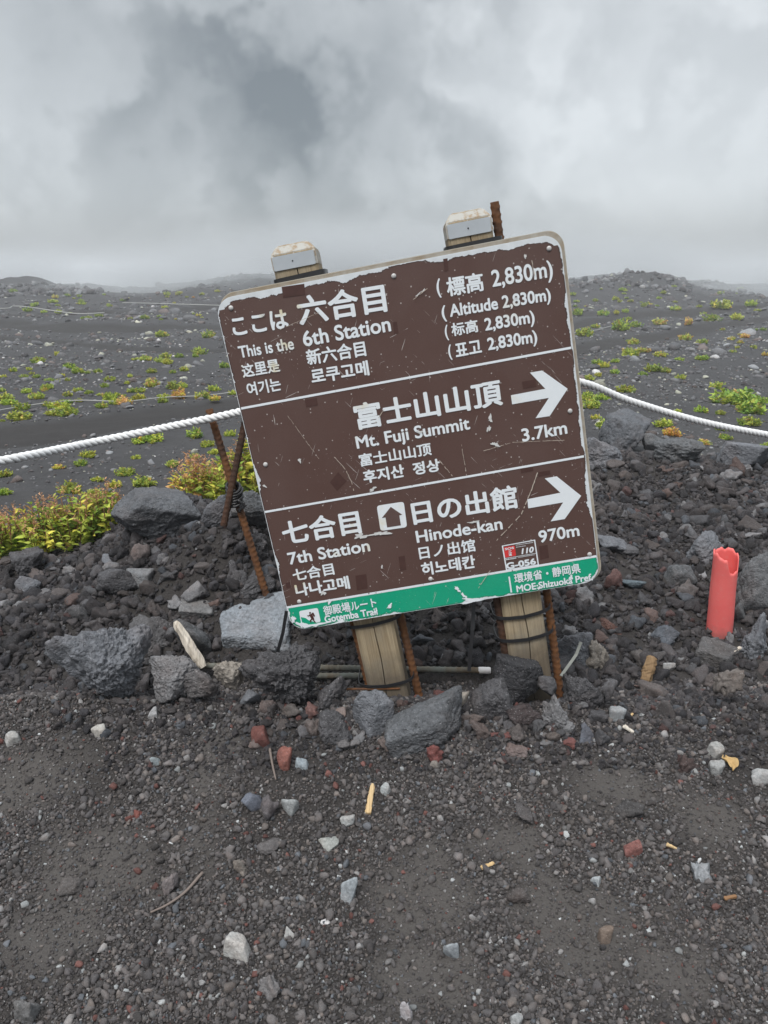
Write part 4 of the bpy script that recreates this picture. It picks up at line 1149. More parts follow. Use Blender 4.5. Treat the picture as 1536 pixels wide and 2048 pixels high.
# ------------------------------------------------------------------ stones one can point to
ROCKS = [
 ((487, 1275, 642, 1408), 'clinker', C_DARK, 'biggest knobbly dark lava boulder at the foot of the shorter post', 'b'),
 ((634, 1352, 702, 1424), 'lava', C_DARK, 'blocky dark lava stone between the knobbly boulder and the shorter post', 'b'),
 ((704, 1376, 794, 1480), 'angular', C_BLUE, 'upright blue grey lava block directly below the shorter post', 'b'),
 ((768, 1372, 930, 1512), 'angular', (.098, .103, .110), 'largest angular grey block speckled with crystals in the front row', 'b'),
 ((638, 1420, 708, 1490), 'lava', C_DARK, 'dark stone leaning low beside the upright blue grey block', 'b'),
 ((942, 1353, 1024, 1446), 'lava', C_DARK, 'pitted dark lava stone left of the sharp black rock', 'b'),
 ((986, 1308, 1088, 1408), 'angular', C_BLACK, 'sharp black glassy rock against the foot of the taller post', 'b'),
 ((1076, 1394, 1146, 1468), 'clinker', C_GREY, 'rounded grey clinker below the sharp black rock', 'b'),
 ((1008, 1404, 1084, 1458), 'lava', (.055, .047, .048), 'low brownish black stone tucked under the sharp black rock', 'b'),
 ((898, 1388, 942, 1432), 'round', C_TAN, 'small light grey stone on the shoulder of the largest angular block', 's'),
 ((912, 1418, 968, 1460), 'clinker', C_BROWN, 'rough brown clinker beside the largest angular block', 's'),
 ((1072, 1350, 1114, 1390), 'lava', C_DARK, 'small dark stone at the base of the long rusty bar', 's'),
 ((1128, 1345, 1202, 1424), 'clinker', C_DARK, 'dark clinker right of the long rusty bar foot', 'b'),
 ((118, 1240, 292, 1400), 'nodule', C_BLUE, 'big rounded blue grey lava boulder half buried beside the bleached stick', 'b'),
 ((255, 1236, 352, 1310), 'nodule', (.088, .086, .088), 'brownish grey boulder joined to the big rounded blue grey one', 'b'),
 ((294, 1316, 398, 1394), 'nodule', C_GREY, 'wide grey stone below the bleached stick', 'b'),
 ((368, 1330, 436, 1394), 'lava', (.105, .10, .10), 'smooth grey stone under the tip of the bleached stick', 'b'),
 ((428, 1320, 490, 1382), 'clinker', C_TAN, 'tan lichened stone at the end of the long steel bar', 'b'),
 ((352, 1234, 428, 1334), 'lava', (.095, .098, .102), 'tall grey lava stone right behind the bleached stick', 'b'),
 ((474, 1376, 522, 1424), 'lava', C_BLUE, 'small blue grey stone under the knobbly boulder', 's'),
 ((436, 1194, 590, 1294), 'slab', (.20, .22, .24), 'large pale flat slab tilted under the lower corner of the sign', 'b'),
 ((228, 974, 412, 1094), 'angular', (.100, .105, .113), 'largest dark grey boulder standing beside the green shrub', 'b'),
 ((408, 988, 476, 1062), 'lava', C_BLUE, 'grey rock behind the crossing of the rusty stakes', 'b'),
 ((452, 982, 552, 1074), 'lava', (.125, .13, .135), 'light grey rock just behind the leaning rusty stake', 'b'),
 ((190, 1132, 278, 1204), 'angular', C_DARK, 'dark angular rock lying in the open rubble left of the slab', 'b'),
 ((362, 1190, 432, 1234), 'slab', (.15, .15, .15), 'light flat stone between the dark rock and the pale slab', 'b'),
 ((428, 1120, 552, 1214), 'clinker', C_DARK, 'dark cracked boulder at the foot of the leaning rusty stake', 'b'),
 ((250, 1136, 310, 1178), 'angular', (.16, .165, .17), 'small pale grey stone on the dark angular rock', 's'),
 ((258, 1088, 300, 1140), 'lava', (.12, .10, .095), 'reddish grey stone below the largest dark grey boulder', 's'),
 ((95, 1080, 150, 1112), 'lava', C_DARK, 'dark rock half under the green shrub', 's'),
 ((20, 1100, 92, 1160), 'lava', C_DARK, 'dark mossy grey rock below the far end of the shrub', 'b'),
 ((30, 1150, 82, 1196), 'angular', C_BLUE, 'grey stone in the rubble under the far end of the shrub', 's'),
 ((118, 1208, 180, 1252), 'lava', (.09, .088, .09), 'grey stone just above the big rounded boulder', 's'),
 ((460, 1060, 540, 1120), 'clinker', C_DARK, 'dark pile of clinker between the two rusty stakes', 'b'),
 ((1204, 824, 1310, 908), 'angular', (.108, .114, .124), 'big triangular grey boulder just under the white rope', 'b'),
 ((1156, 876, 1242, 940), 'lava', C_BLUE, 'grey boulder touching the sign edge beside the triangular one', 'b'),
 ((1284, 868, 1330, 908), 'lava', (.11, .115, .12), 'small rock leaning on the triangular boulder', 's'),
 ((1310, 878, 1402, 936), 'lava', (.105, .11, .115), 'grey boulder on the rubble crest right of the triangular one', 'b'),
 ((1438, 884, 1545, 944), 'angular', C_BLUE, 'wide grey boulder on the rubble crest under the end of the rope', 'b'),
 ((1374, 1066, 1450, 1134), 'lava', C_BLUE, 'dark grey boulder behind the broken red tube', 'b'),
 ((1466, 1110, 1560, 1246), 'lava', (.115, .118, .122), 'largest speckled grey boulder beside the broken red tube', 'b'),
 ((1464, 1206, 1506, 1262), 'lava', (.09, .092, .095), 'grey stone wedged against the red tube', 's'),
 ((1476, 1228, 1550, 1324), 'clinker', C_BLUE, 'pitted grey rock under the largest speckled boulder', 'b'),
 ((1164, 1274, 1218, 1348), 'clinker', C_TAN, 'light brown clinker above the curved grey strap', 'b'),
 ((1112, 1258, 1182, 1344), 'lava', C_BLUE, 'grey boulder behind the curved grey strap', 'b'),
 ((1380, 1284, 1478, 1334), 'angular', (.09, .088, .088), 'long grey stone below the foot of the red tube', 'b'),
 ((1432, 1338, 1488, 1388), 'clinker', (.13, .115, .105), 'rough grey brown stone with pits, nearest the edge below the red tube', 's'),
 ((1192, 1070, 1262, 1112), 'lava', C_BLUE, 'grey stone beside the green band end of the sign', 's'),
 ((1242, 1154, 1292, 1182), 'round', (.10, .125, .14), 'smooth bluish stone in the rubble right of the sign', 's'),
 ((1348, 1158, 1392, 1202), 'clinker', (.10, .092, .09), 'grey brown clinker left of the red tube', 's'),
 ((1328, 1126, 1388, 1174), 'angular', (.10, .105, .11), 'angular grey stone behind the clinker near the red tube', 's'),
 ((1136, 1178, 1190, 1218), 'clinker', C_GREY, 'grey clinker under the lowest corner of the sign', 's'),
 ((1300, 1252, 1358, 1296), 'lava', (.09, .10, .115), 'blue grey stone between the red tube and the wood chunk', 's'),
 ((1205, 1140, 1245, 1186), 'clinker', (.10, .06, .055), 'dark red clinker near the lowest corner of the sign', 's'),
 ((1200, 1238, 1250, 1270), 'clinker', (.11, .065, .055), 'rusty red clinker in the rubble behind the light brown one', 's'),
 ((1290, 1296, 1330, 1322), 'round', (.085, .08, .08), 'small round stone just above the wood chunk', 's'),
 ((1262, 1300, 1296, 1338), 'clinker', (.085, .078, .075), 'dark stone left of the wood chunk', 's'),
 ((1325, 1322, 1348, 1345), 'angular', (.27, .27, .265), 'small pale angular stone right of the wood chunk', 's'),
 ((1310, 1398, 1352, 1445), 'lava', (.085, .08, .08), 'dark stone below the wood chunk', 's'),
 ((1234, 1090, 1276, 1116), 'lava', C_DARK, 'dark stone near the end of the sign', 's'),
 ((1216, 1414, 1250, 1446), 'angular', (.24, .26, .27), 'pale blue grey stone right of the rounded grey clinker', 's'),
 ((1155, 1448, 1190, 1492), 'lava', (.10, .11, .13), 'blue grey stone below the dark clinker by the long bar', 's'),
 ((606, 1440, 646, 1478), 'nodule', C_BROWN, 'brown nodule at the near end of the dark leaning stone', 's'),
 ((1196, 1360, 1236, 1400), 'nodule', C_DARK, 'dark nodule right of the dark clinker by the long bar', 's'),
 ((1140, 1406, 1164, 1436), 'nodule', (.08, .075, .075), 'little dark nodule touching the rounded grey clinker', 's'),
 ((935, 1440, 985, 1480), 'nodule', (.085, .07, .066), 'brown nodule between the largest block and the dark brown clinker', 's'),
 ((520, 1402, 560, 1440), 'nodule', (.11, .09, .085), 'greyish brown nodule under the knobbly boulder', 's'),
 ((562, 1406, 604, 1442), 'nodule', (.095, .085, .08), 'dark nodule in a chain under the knobbly boulder', 's'),
 ((602, 1404, 640, 1440), 'clinker', (.13, .075, .068), 'reddish clinker in a chain under the knobbly boulder', 's'),
 ((668, 1478, 704, 1506), 'nodule', (.10, .095, .095), 'round grey nodule below the dark leaning stone', 's'),
 ((1090, 1462, 1128, 1494), 'nodule', (.085, .075, .07), 'brown nodule below the rounded grey clinker', 's'),
 ((470, 1434, 500, 1462), 'nodule', (.09, .085, .085), 'grey nodule above the square brick red stone', 's'),
 # the open ground in front
 ((500, 1456, 546, 1500), 'angular', C_RED, 'square brick red stone below the knobbly boulder', 's'),
 ((552, 1500, 584, 1546), 'round', (.19, .085, .07), 'oval speckled red stone beside the square red one', 's'),
 ((590, 1514, 618, 1542), 'angular', C_PALEB, 'pale triangular stone beside the oval red one', 's'),
 ((852, 1488, 892, 1532), 'clinker', (.14, .055, .05), 'rough dark red clinker under the largest angular block', 's'),
 ((858, 1518, 882, 1540), 'round', (.19, .175, .16), 'small tan stone just below the dark red clinker', 's'),
 ((562, 1592, 598, 1636), 'round', C_PALE, 'pale grey green stone in the row of three foreground stones', 's'),
 ((482, 1588, 526, 1630), 'angular', (.11, .12, .145), 'blue grey stone in the row of three foreground stones', 's'),
 ((514, 1592, 560, 1648), 'clinker', (.10, .095, .10), 'dark middle stone in the row of three foreground stones', 's'),
 ((680, 1628, 710, 1652), 'angular', C_PALE, 'small pale stone near the foot of the upright wood splinter', 's'),
 ((760, 1566, 784, 1592), 'angular', C_PALE, 'small pale stone beside the tip of the upright wood splinter', 's'),
 ((636, 1676, 678, 1702), 'angular', (.24, .25, .235), 'flat pale stone below the pale triangular ones', 's'),
 ((444, 1870, 502, 1924), 'angular', (.35, .355, .345), 'largest pale grey stone on the foreground gravel', 's'),
 ((681, 1763, 716, 1812), 'angular', (.27, .295, .31), 'long pale blue stone on the foreground gravel', 's'),
 ((1246, 1676, 1282, 1716), 'round', (.20, .095, .085), 'round pinkish red stone on open foreground gravel', 's'),
 ((1230, 1600, 1284, 1648), 'clinker', (.062, .060, .060), 'dark lumpy clinker above the round pinkish stone', 's'),
 ((1382, 1732, 1424, 1770), 'clinker', (.21, .22, .23), 'light grey lumpy stone right of the round pinkish one', 's'),
 ((1414, 1490, 1448, 1524), 'angular', (.26, .26, .25), 'pale stone beside the crumpled dry leaf', 's'),
 ((1416, 1524, 1448, 1554), 'angular', (.26, .265, .26), 'smaller pale stone below its twin by the dry leaf', 's'),
 ((1352, 1508, 1398, 1548), 'clinker', (.065, .05, .048), 'dark reddish clinker left of the pale pair of stones', 's'),
 ((1030, 1614, 1078, 1654), 'clinker', (.08, .075, .075), 'dark clinker alone on the middle of the gravel', 's'),
 ((1498, 1538, 1540, 1570), 'angular', (.28, .29, .29), 'pale stone at the gravel edge right of the dry leaf', 's'),
 ((886, 1884, 918, 1922), 'round', (.24, .26, .275), 'pale blue grey pebble of the lower gravel with a twin behind', 's'),
 ((1196, 1856, 1226, 1890), 'angular', (.14, .11, .09), 'brown angular stone on the lower gravel', 's'),
 ((324, 1752, 356, 1792), 'clinker', (.16, .145, .145), 'grey pink stone beside the curved twig', 's'),
 ((468, 1716, 500, 1754), 'clinker', (.16, .145, .13), 'brown grey stone on the gravel above the long pale blue one', 's'),
 ((512, 1680, 562, 1708), 'lava', (.085, .08, .08), 'flat dark stone embedded below the row of three stones', 's'),
 ((514, 1958, 560, 2008), 'clinker', (.15, .145, .145), 'grey lumpy stone near the bottom of the gravel', 's'),
 ((28, 2000, 78, 2052), 'clinker', (.13, .13, .13), 'grey clinker at the very corner of the gravel', 's'),
 ((12, 1466, 44, 1492), 'angular', (.28, .28, .27), 'pale block at the edge of the dusty gravel', 's'),
 ((186, 1450, 214, 1476), 'angular', (.32, .32, .30), 'pale stone with a red pebble beside it', 's'),
 ((300, 1510, 322, 1532), 'round', (.20, .23, .24), 'round blue grey pebble on the dusty gravel', 's'),
 ((296, 1416, 316, 1440), 'angular', (.26, .26, .26), 'pale grey pebble below the wide grey stone', 's'),
 ((120, 1700 + 60, 165, 1795), 'lava', (.085, .08, .078), 'dark embedded stone on the dusty gravel', 's'),
 ((1182, 1753, 1204, 1774), 'round', (.28, .30, .31), 'small round white pebble below the round pinkish stone', 's'),
 ((1005, 1770, 1060, 1810), 'clinker', (.075, .068, .066), 'dark flat clinker on the gravel near the middle', 's'),
 ((640, 1838, 662, 1850), 'angular', (.4, .4, .4), 'tiny white chip of stone on the gravel', 's'),
 ((568, 1858, 590, 1880), 'round', (.28, .285, .28), 'small pale pebble right of the largest pale stone', 's'),
 ((800, 2012, 828, 2048), 'clinker', (.32, .31, .32), 'whitish crusted stone at the bottom edge', 's'),
 ((1020, 2030, 1046, 2056), 'angular', (.30, .31, .31), 'pale pebble at the bottom edge', 's'),
 ((252, 1632, 268, 1650), 'clinker', C_RED, 'left one of two touching small red pebbles', 's'),
 ((266, 1622, 284, 1640), 'clinker', (.15, .06, .05), 'right one of two touching small red pebbles', 's'),
 ((1010, 1490, 1056, 1520), 'clinker', (.13, .105, .10), 'pinkish brown clinker below the low brownish black stone', 's'),
 ((1008, 1448, 1058, 1492), 'clinker', (.085, .075, .072), 'dark brown clinker below the pitted dark stone', 's'),
 ((800, 1490, 832, 1520), 'lava', (.07, .068, .068), 'small dark stone under the left end of the largest angular block', 's'),
]
for bx, kd, c, lab, z in ROCKS:
    big = z == 'b'
    if big and kd in ('lava', 'nodule'): kd = 'boulder'
    place_rock(bx, kd, c, 'lava_boulder' if big else 'stone', lab, 'rock' if big else 'stone', embed=.80 if big else .72, sub=6 if (bx[2] - bx[0]) > 95 else 5 if big else 4)

# ------------------------------------------------------------------ shared stone shapes, copied as single stones
def pick(cs, n): 
    cs = np.array(cs); return cs[rng.integers(0, len(cs), n)] * rng.uniform(.72, 1.3, (n, 1))
SHAPES = [unit_rock('stone', 900 + i, k, 4) for i, k in enumerate(['nodule', 'lava', 'clinker', 'angular', 'nodule', 'clinker', 'lava', 'nodule', 'angular', 'clinker'])]
for m in SHAPES: m.materials.append(MAT_ROCKU)
def scatter_single(n, region, size, label_fn, group, cols, mindist=.9):
    placed = []
    tries = 0
    while len(placed) < n and tries < n * 60:
        tries += 1
        px, py = random.uniform(region[0], region[2]), random.uniform(region[1], region[3])
        g, t = ground(px, py)
        s = size[0] * (size[1] / size[0]) ** (random.random() ** 1.6)
        if any((g - q).length < (s + sq) * mindist for q, sq in placed): continue
        placed.append((g, s))
        o = bpy.data.objects.new('stone', random.choice(SHAPES)); col.objects.link(o)
        o.location = (g.x, g.y, g.z + s * .22)
        o.scale = (s * random.uniform(.85, 1.25), s * random.uniform(.8, 1.15), s * random.uniform(.6, .9))
        o.rotation_euler = (random.uniform(-.5, .5), random.uniform(-.5, .5), random.uniform(0, 6.28))
        k = random.uniform(.75, 1.25); c = random.choice(cols); o.color = (c[0] * k, c[1] * k, c[2] * k, 1)
        tag(o, label_fn, 'stone', group)
SC = [C_DARK, (.070, .062, .060), (.080, .070, .067), (.062, .056, .056), C_GREY, (.09, .066, .06)]
scatter_single(46, (1150, 930, 1536, 1120), (.022, .050), 'brownish black clinker among the upper rubble between the sign and the tube', 'clinkers of the upper rubble', SC)
scatter_single(34, (1110, 1200, 1536, 1400), (.016, .036), 'dark clinker in the lower rubble near the foot of the red tube', 'clinkers of the lower rubble', SC)
scatter_single(30, (0, 1110, 430, 1230), (.020, .045), 'dark rough stone on the rubble bank left of the pale slab', 'stones of the left bank', SC + [C_GREY, C_BLUE])
scatter_single(22, (790, 1180, 1010, 1330), (.016, .034), 'dark clinker seen between the two wooden posts', 'clinkers between the posts', SC)
scatter_single(44, (470, 1398, 1215, 1500), (.011, .026), 'small rough stone in the gaps of the front row of rocks', 'small stones among the front rocks', SC + [(.13, .06, .055), (.16, .13, .12)])

# ------------------------------------------------------------------ countless gravel: instanced on point sheets
hidden = bpy.data.collections.new('gravel_shapes')                     # never linked: only a source of shapes
def variants(prefix, n, kinds, sub, seed):
    c = bpy.data.collections.new(prefix)
    for i in range(n):
        me = unit_rock(prefix, seed + i, kinds[i % len(kinds)], sub); me.materials.append(MAT_GRAVEL)
        o = bpy.data.objects.new('%s_%02d' % (prefix, i), me); c.objects.link(o)
    return c
def scatter(name, pts, rot, scl, colr, coll, label=None):
    n = len(pts)
    me = bpy.data.meshes.new(name); me.vertices.add(n); me.vertices.foreach_set('co', pts.astype(np.float32).ravel())
    a = me.attributes.new('rot', 'FLOAT_VECTOR', 'POINT'); a.data.foreach_set('vector', rot.astype(np.float32).ravel())
    a = me.attributes.new('scl', 'FLOAT_VECTOR', 'POINT'); a.data.foreach_set('vector', scl.astype(np.float32).ravel())
    a = me.attributes.new('col', 'FLOAT_COLOR', 'POINT'); a.data.foreach_set('color', np.concatenate([colr, np.ones((n, 1))], 1).astype(np.float32).ravel())
    a = me.attributes.new('pick', 'INT', 'POINT'); a.data.foreach_set('value', rng.integers(0, len(coll.objects), n).astype(np.int32))
    o = link(name, me, MAT_GRAVEL)
    ng = bpy.data.node_groups.new(name, 'GeometryNodeTree')
    ng.interface.new_socket('Geometry', in_out='INPUT', socket_type='NodeSocketGeometry'); ng.interface.new_socket('Geometry', in_out='OUTPUT', socket_type='NodeSocketGeometry')
    gi, go = ng.nodes.new('NodeGroupInput'), ng.nodes.new('NodeGroupOutput')
    ip = ng.nodes.new('GeometryNodeInstanceOnPoints'); ci = ng.nodes.new('GeometryNodeCollectionInfo')
    ci.inputs['Collection'].default_value = coll; ci.inputs['Separate Children'].default_value = True; ci.inputs['Reset Children'].default_value = True
    def na(nm, ty):
        x = ng.nodes.new('GeometryNodeInputNamedAttribute'); x.data_type = ty; x.inputs['Name'].default_value = nm
        return [s for s in x.outputs if s.enabled and s.name == 'Attribute'][0]
    ng.links.new(gi.outputs[0], ip.inputs['Points']); ng.links.new(ci.outputs[0], ip.inputs['Instance'])
    ip.inputs['Pick Instance'].default_value = True
    ng.links.new(na('pick', 'INT'), ip.inputs['Instance Index'])
    er = ng.nodes.new('FunctionNodeEulerToRotation'); ng.links.new(na('rot', 'FLOAT_VECTOR'), er.inputs[0]); ng.links.new(er.outputs[0], ip.inputs['Rotation'])
    ng.links.new(na('scl', 'FLOAT_VECTOR'), ip.inputs['Scale']); ng.links.new(ip.outputs[0], go.inputs[0])
    md = o.modifiers.new('scatter', 'NODES'); md.node_group = ng
    return tag(o, label, None, None, 'stuff')
def mk(x, y, s, lift, cols, colp, flat=(.55, .95), tilt=.5):
    n = len(x); z = H(x, y) + s * lift
    rot = np.stack([rng.uniform(-tilt, tilt, n), rng.uniform(-tilt, tilt, n), rng.uniform(0, 6.283, n)], 1)
    scl = s[:, None] * np.stack([rng.uniform(.8, 1.25, n), rng.uniform(.75, 1.1, n), rng.uniform(*flat, n)], 1)
    cols = np.array(cols); k = rng.choice(len(cols), n, p=np.array(colp) / np.sum(colp))
    return np.stack([x, y, z], 1), rot, scl, cols[k] * rng.uniform(.6, 1.42, (n, 1))
def cat(*ps): return [np.concatenate(q) for q in zip(*ps)]
PEB = variants('pebble', 10, ['round', 'lava', 'round', 'lava', 'clinker'], 2, 300)
CLK = variants('scoria', 12, ['nodule', 'clinker', 'nodule', 'nodule', 'lava', 'clinker'], 3, 400)
SLP = variants('slope_stone', 8, ['angular', 'lava', 'clinker'], 2, 500)

GC = [(0.087, 0.082, 0.081), (0.114, 0.106, 0.104), (0.075, 0.071, 0.072), (0.130, 0.116, 0.108), (0.203, 0.200, 0.198), (0.289, 0.305, 0.307), (0.434, 0.453, 0.456), (0.132, 0.065, 0.057), (0.105, 0.114, 0.126)]
GP = [32, 24, 20, 12, 5, .9, .25, 1.6, 4]
def fore(n, y0, y1, smin, smax, pw, keep_dust, cols=GC, colp=GP, lift=.42):
    n = int(n * 1.35); x = rng.uniform(-1.55, 1.55, n); y = y0 + (y1 - y0) * rng.random(n)
    k = np.abs(x) < y * .62 + .45; x, y = x[k], y[k]
    dm = dust_mask(x, y); k = rng.random(len(x)) > dm * (1 - keep_dust); x, y = x[k], y[k]
    cl = n2d(x, y, 5.0, 3, 21); k = rng.random(len(x)) < np.clip(.72 + .5 * cl, .1, 1); x, y = x[k], y[k]
    s = smin * (smax / smin) ** (rng.random(len(x)) ** pw)
    return mk(x, y, s, lift, cols, colp, (.7, 1.0), .9)
scatter('gravel', *cat(fore(170000, .72, 1.75, .0012, .0028, 1.0, .40), fore(46000, .72, 1.75, .0026, .0050, 1.5, .14), fore(10000, .72, 1.75, .005, .0095, 2.2, .10)), PEB,
        'fine dark volcanic gravel covering the foreground')
RC_ = [(0.040, 0.038, 0.040), (0.054, 0.050, 0.051), (0.034, 0.033, 0.036), (0.062, 0.057, 0.057), (0.079, 0.079, 0.083), (0.179, 0.183, 0.189), (0.070, 0.044, 0.042), (0.055, 0.060, 0.068)]
RP_ = [30, 28, 20, 12, 6, .9, 2.2, 5]
def bank(n, y0, y1, smin, smax, pw, lift=.3):
    n = int(n * 1.12); x = rng.uniform(-2.9, 2.9, n); y = y0 + (y1 - y0) * rng.random(n)
    ymax = np.where(x > .3, 3.9, 2.95)
    k = (np.abs(x) < y * .62 + .5) & (y < ymax); x, y = x[k], y[k]
    cl = n2d(x, y, 3.0, 3, 31); k = rng.random(len(x)) < np.clip(.8 + .5 * cl, .2, 1); x, y = x[k], y[k]
    s = smin * (smax / smin) ** (rng.random(len(x)) ** pw)
    k = ~((y > 1.69) & (y < 1.80) & (x > -.48) & (x < .30) & (s > .0065)); x, y, s = x[k], y[k], s[k]
    return mk(x, y, s, lift, RC_, RP_, (.85, 1.12), 1.5)
def bank2(n, y0, y1, x0, x1, smin, smax, pw):
    x = rng.uniform(x0, x1, n); y = rng.uniform(y0, y1, n)
    s = smin * (smax / smin) ** (rng.random(n) ** pw)
    return mk(x, y, s, .3, RC_, RP_, (.85, 1.12), 1.5)
scatter('rubble', *cat(bank(70000, 1.62, 3.9, .0035, .008, 1.2), bank(30000, 1.66, 3.9, .008, .015, 1.4), bank(7500, 1.72, 3.9, .013, .028, 1.5),
                       bank2(800, 1.46, 1.68, -.75, .95, .006, .014, 1.5), bank2(3200, 1.38, 1.7, -.6, 1.05, .004, .008, 1.3)), CLK,
        'heap of rough dark scoria around and behind the sign')
def slope(n, d0, d1, k0, k1, pw, cols, colp, thr):
    d = d0 * (d1 / d0) ** rng.random(int(n * 1.2)); n = len(d); a = rng.uniform(rad(-44), rad(44), n)
    x, y = d * np.sin(a), d * np.cos(a)
    keep = (path_mask(x, y) < .3 + .5 * (rng.random(n) < .05)) & ((y > 3.0) & (x < .4) | (y > 3.7)); x, y, d = x[keep], y[keep], d[keep]
    cl = n2d(x, y, .9, 3, 41) * .7 + n2d(x, y, .25, 2, 42) * .5; k = rng.random(len(x)) < np.clip(thr + .8 * cl, .04, 1); x, y, d = x[k], y[k], d[k]
    s = d * k0 * (k1 / k0) ** (rng.random(len(x)) ** pw)
    return mk(x, y, s, .12, cols, colp, (.45, .85), .35)
SCOL = [(0.088, 0.088, 0.091), (0.119, 0.122, 0.128), (0.156, 0.163, 0.169), (0.284, 0.292, 0.244), (0.070, 0.067, 0.070), (0.365, 0.365, 0.365), (0.107, 0.090, 0.085)]
SPP = [26, 26, 16, 7, 20, 1.6, 10]
scatter('stones_debris', *cat(slope(48000, 3.0, 62, .0008, .0019, 1.2, SCOL, SPP, .52), slope(9500, 3.0, 62, .002, .0042, 1.8, SCOL, SPP, .42), slope(1500, 3.2, 60, .004, .0085, 1.8, SCOL, SPP, .45)), SLP,
        'grey stones strewn over the dark ash slope')
# broken crest of the far ridges
def crest(n):
    a = np.concatenate([rng.uniform(rad(-28), rad(-19.5), n), rng.uniform(rad(13), rad(21), n // 2)])
    d = rng.uniform(48, 58, len(a)); x, y = d * np.sin(a), d * np.cos(a)
    s = rng.uniform(.06, .24, len(a))
    return mk(x, y, s, .25, SCOL[:3] + [SCOL[4]], [3, 3, 1, 4], (.6, 1.1), .5)
scatter('ridge_rubble', *crest(260), SLP, 'dark broken rocks along the crest of the misty ridge')

# ------------------------------------------------------------------ sticks, splinters, leaves, twigs
def splinter(name, p, q, wpx, t, mat, label, cat, taper=.55, thick=.5, group=None, seed=0, lift=.004):
    """a split piece of wood from pixel p to pixel q, lying on the ground (or at the depths t)"""
    a = P(*p, t[0]) if t else ground(*p)[0] + Vector((0, 0, lift)); b = P(*q, t[1]) if t else ground(*q)[0] + Vector((0, 0, lift))
    dep = depth_of((a + b) / 2); wd = wpx * dep / F / 2
    r_ = random.Random(seed); n = 14
    ph = [r_.uniform(0, 6) for _ in range(4)]
    pts = [(b - a) * (i / n) for i in range(n + 1)]
    def rf(i, ang):
        s = i / n
        k = (1 - (1 - taper) * s) * (1 + .12 * math.sin(5 * s + ph[0]))
        flat = math.sqrt((math.cos(ang)) ** 2 + (thick * math.sin(ang)) ** 2)
        sq = 1 / max(abs(math.cos(ang)), abs(math.sin(ang))) ** .7
        end = min(1, (s + .10) * 7, (1.09 - s) * 6)
        return wd * k * flat * sq * max(.25, end) * (1 + .14 * math.sin(3 * ang + ph[1] + 3 * s)) * r_.uniform(.86, 1.12)
    v, f = tube(pts, rf, 10)
    o = link(name, mesh_py(name, v, f, False), mat, None, a)
    return tag(o, label, cat, group)
g1, t1 = ground(412, 1336)
splinter('bleached_stick', (408, 1334), (350, 1243), 18, (t1 - .06, t1 - .05), MAT_STICK, 'bleached split stick leaning up between the grey stones', 'stick', .95, .7, seed=2)
splinter('wood_splinter', (737, 1632), (745, 1572), 15, None, MAT_CHIPW, 'upright yellow wood splinter on the middle of the gravel', 'splinter', .5, .5, seed=5, lift=.006)
splinter('wood_chunk', (1290, 1364), (1304, 1312), 24, (ground(1290, 1366)[1] - .005, ground(1290, 1366)[1] + .01), wood_mat('rough_brown_wood', (.15, .092, .050), (.29, .195, .105), (.22, .16, .10)), 'brown chunk of split wood standing in the rubble', 'wood chunk', .8, .6, seed=6)
splinter('wood_splinter', (1246, 1458), (1266, 1472), 9, None, MAT_STICK, 'pale stub of wood below the dark clinker', 'splinter', .9, .6, seed=7, lift=.008)
splinter('wood_splinter', (962, 1741), (988, 1731), 9, None, MAT_CHIPW, 'short yellow splinter on the gravel near the middle', 'splinter', .8, .5, seed=8, lift=.006)
splinter('wood_splinter', (1332, 1694), (1354, 1703), 9, None, MAT_CHIPW, 'small yellow splinter right of the round pinkish stone', 'splinter', .5, .5, seed=9, lift=.006)
splinter('wood_splinter', (1448, 1803), (1472, 1797), 9, None, simple_mat('brown_chip_wood', (.22, .12, .06), .8), 'brown wood chip below the light grey lumpy stone', 'splinter', .7, .5, seed=10, lift=.006)
splinter('wood_splinter', (1388, 1440), (1392, 1368), 8, None, simple_mat('russet_chip_wood', (.26, .13, .07), .8), 'russet sliver standing among stones under the red tube', 'splinter', .5, .5, seed=11, lift=.02) if False else None
splinter('wood_splinter', (1462, 1325), (1478, 1314), 8, None, MAT_STICK, 'small white sliver on the long grey stone', 'splinter', .8, .5, seed=12, lift=.03)
splinter('wood_splinter', (902, 1428), (897, 1404), 12, (ground(902, 1430)[1] - .03, ground(902, 1430)[1] - .02), MAT_CHIPW, 'yellow sliver wedged behind the largest angular block', 'splinter', .4, .4, seed=13)
splinter('wood_splinter', (1256, 1444), (1265, 1434), 8, None, MAT_CHIPW, 'tiny orange splinter beside the pale blue grey stone', 'splinter', .6, .6, seed=14, lift=.01)
def dry_leaf():
    g, t = ground(1460, 1538)
    w_, h_ = 12 * t / F, 26 * t / F * 1.3
    v, f = [], []
    for i in range(9):
        s = i / 8; half = w_ * (math.sin(math.pi * (s * .9 + .06)) ** .7)
        for j in range(5):
            u = j / 4 * 2 - 1
            v.append((half * u + .004 * math.sin(5 * s), h_ * (s - .3), .006 + .012 * abs(u) + .004 * math.sin(9 * s + 3 * u)))
    for i in range(8):
        for j in range(4): f.append([i * 5 + j, i * 5 + j + 1, (i + 1) * 5 + j + 1, (i + 1) * 5 + j])
    o = link('dry_leaf', mesh_py('dry_leaf', v, f, True), simple_mat('dry_leaf_skin', (.40, .27, .12), .7, .4, 120), None, g)
    o.rotation_euler = (rad(12), 0, rad(6))
    md = o.modifiers.new('thickness', 'SOLIDIFY'); md.thickness = .0008
    tag(o, 'crumpled yellow dry leaf beside two pale stones', 'leaf')
dry_leaf()
MAT_TWIG = simple_mat('grey_twig_bark', (.16, .13, .115), .9, .3)
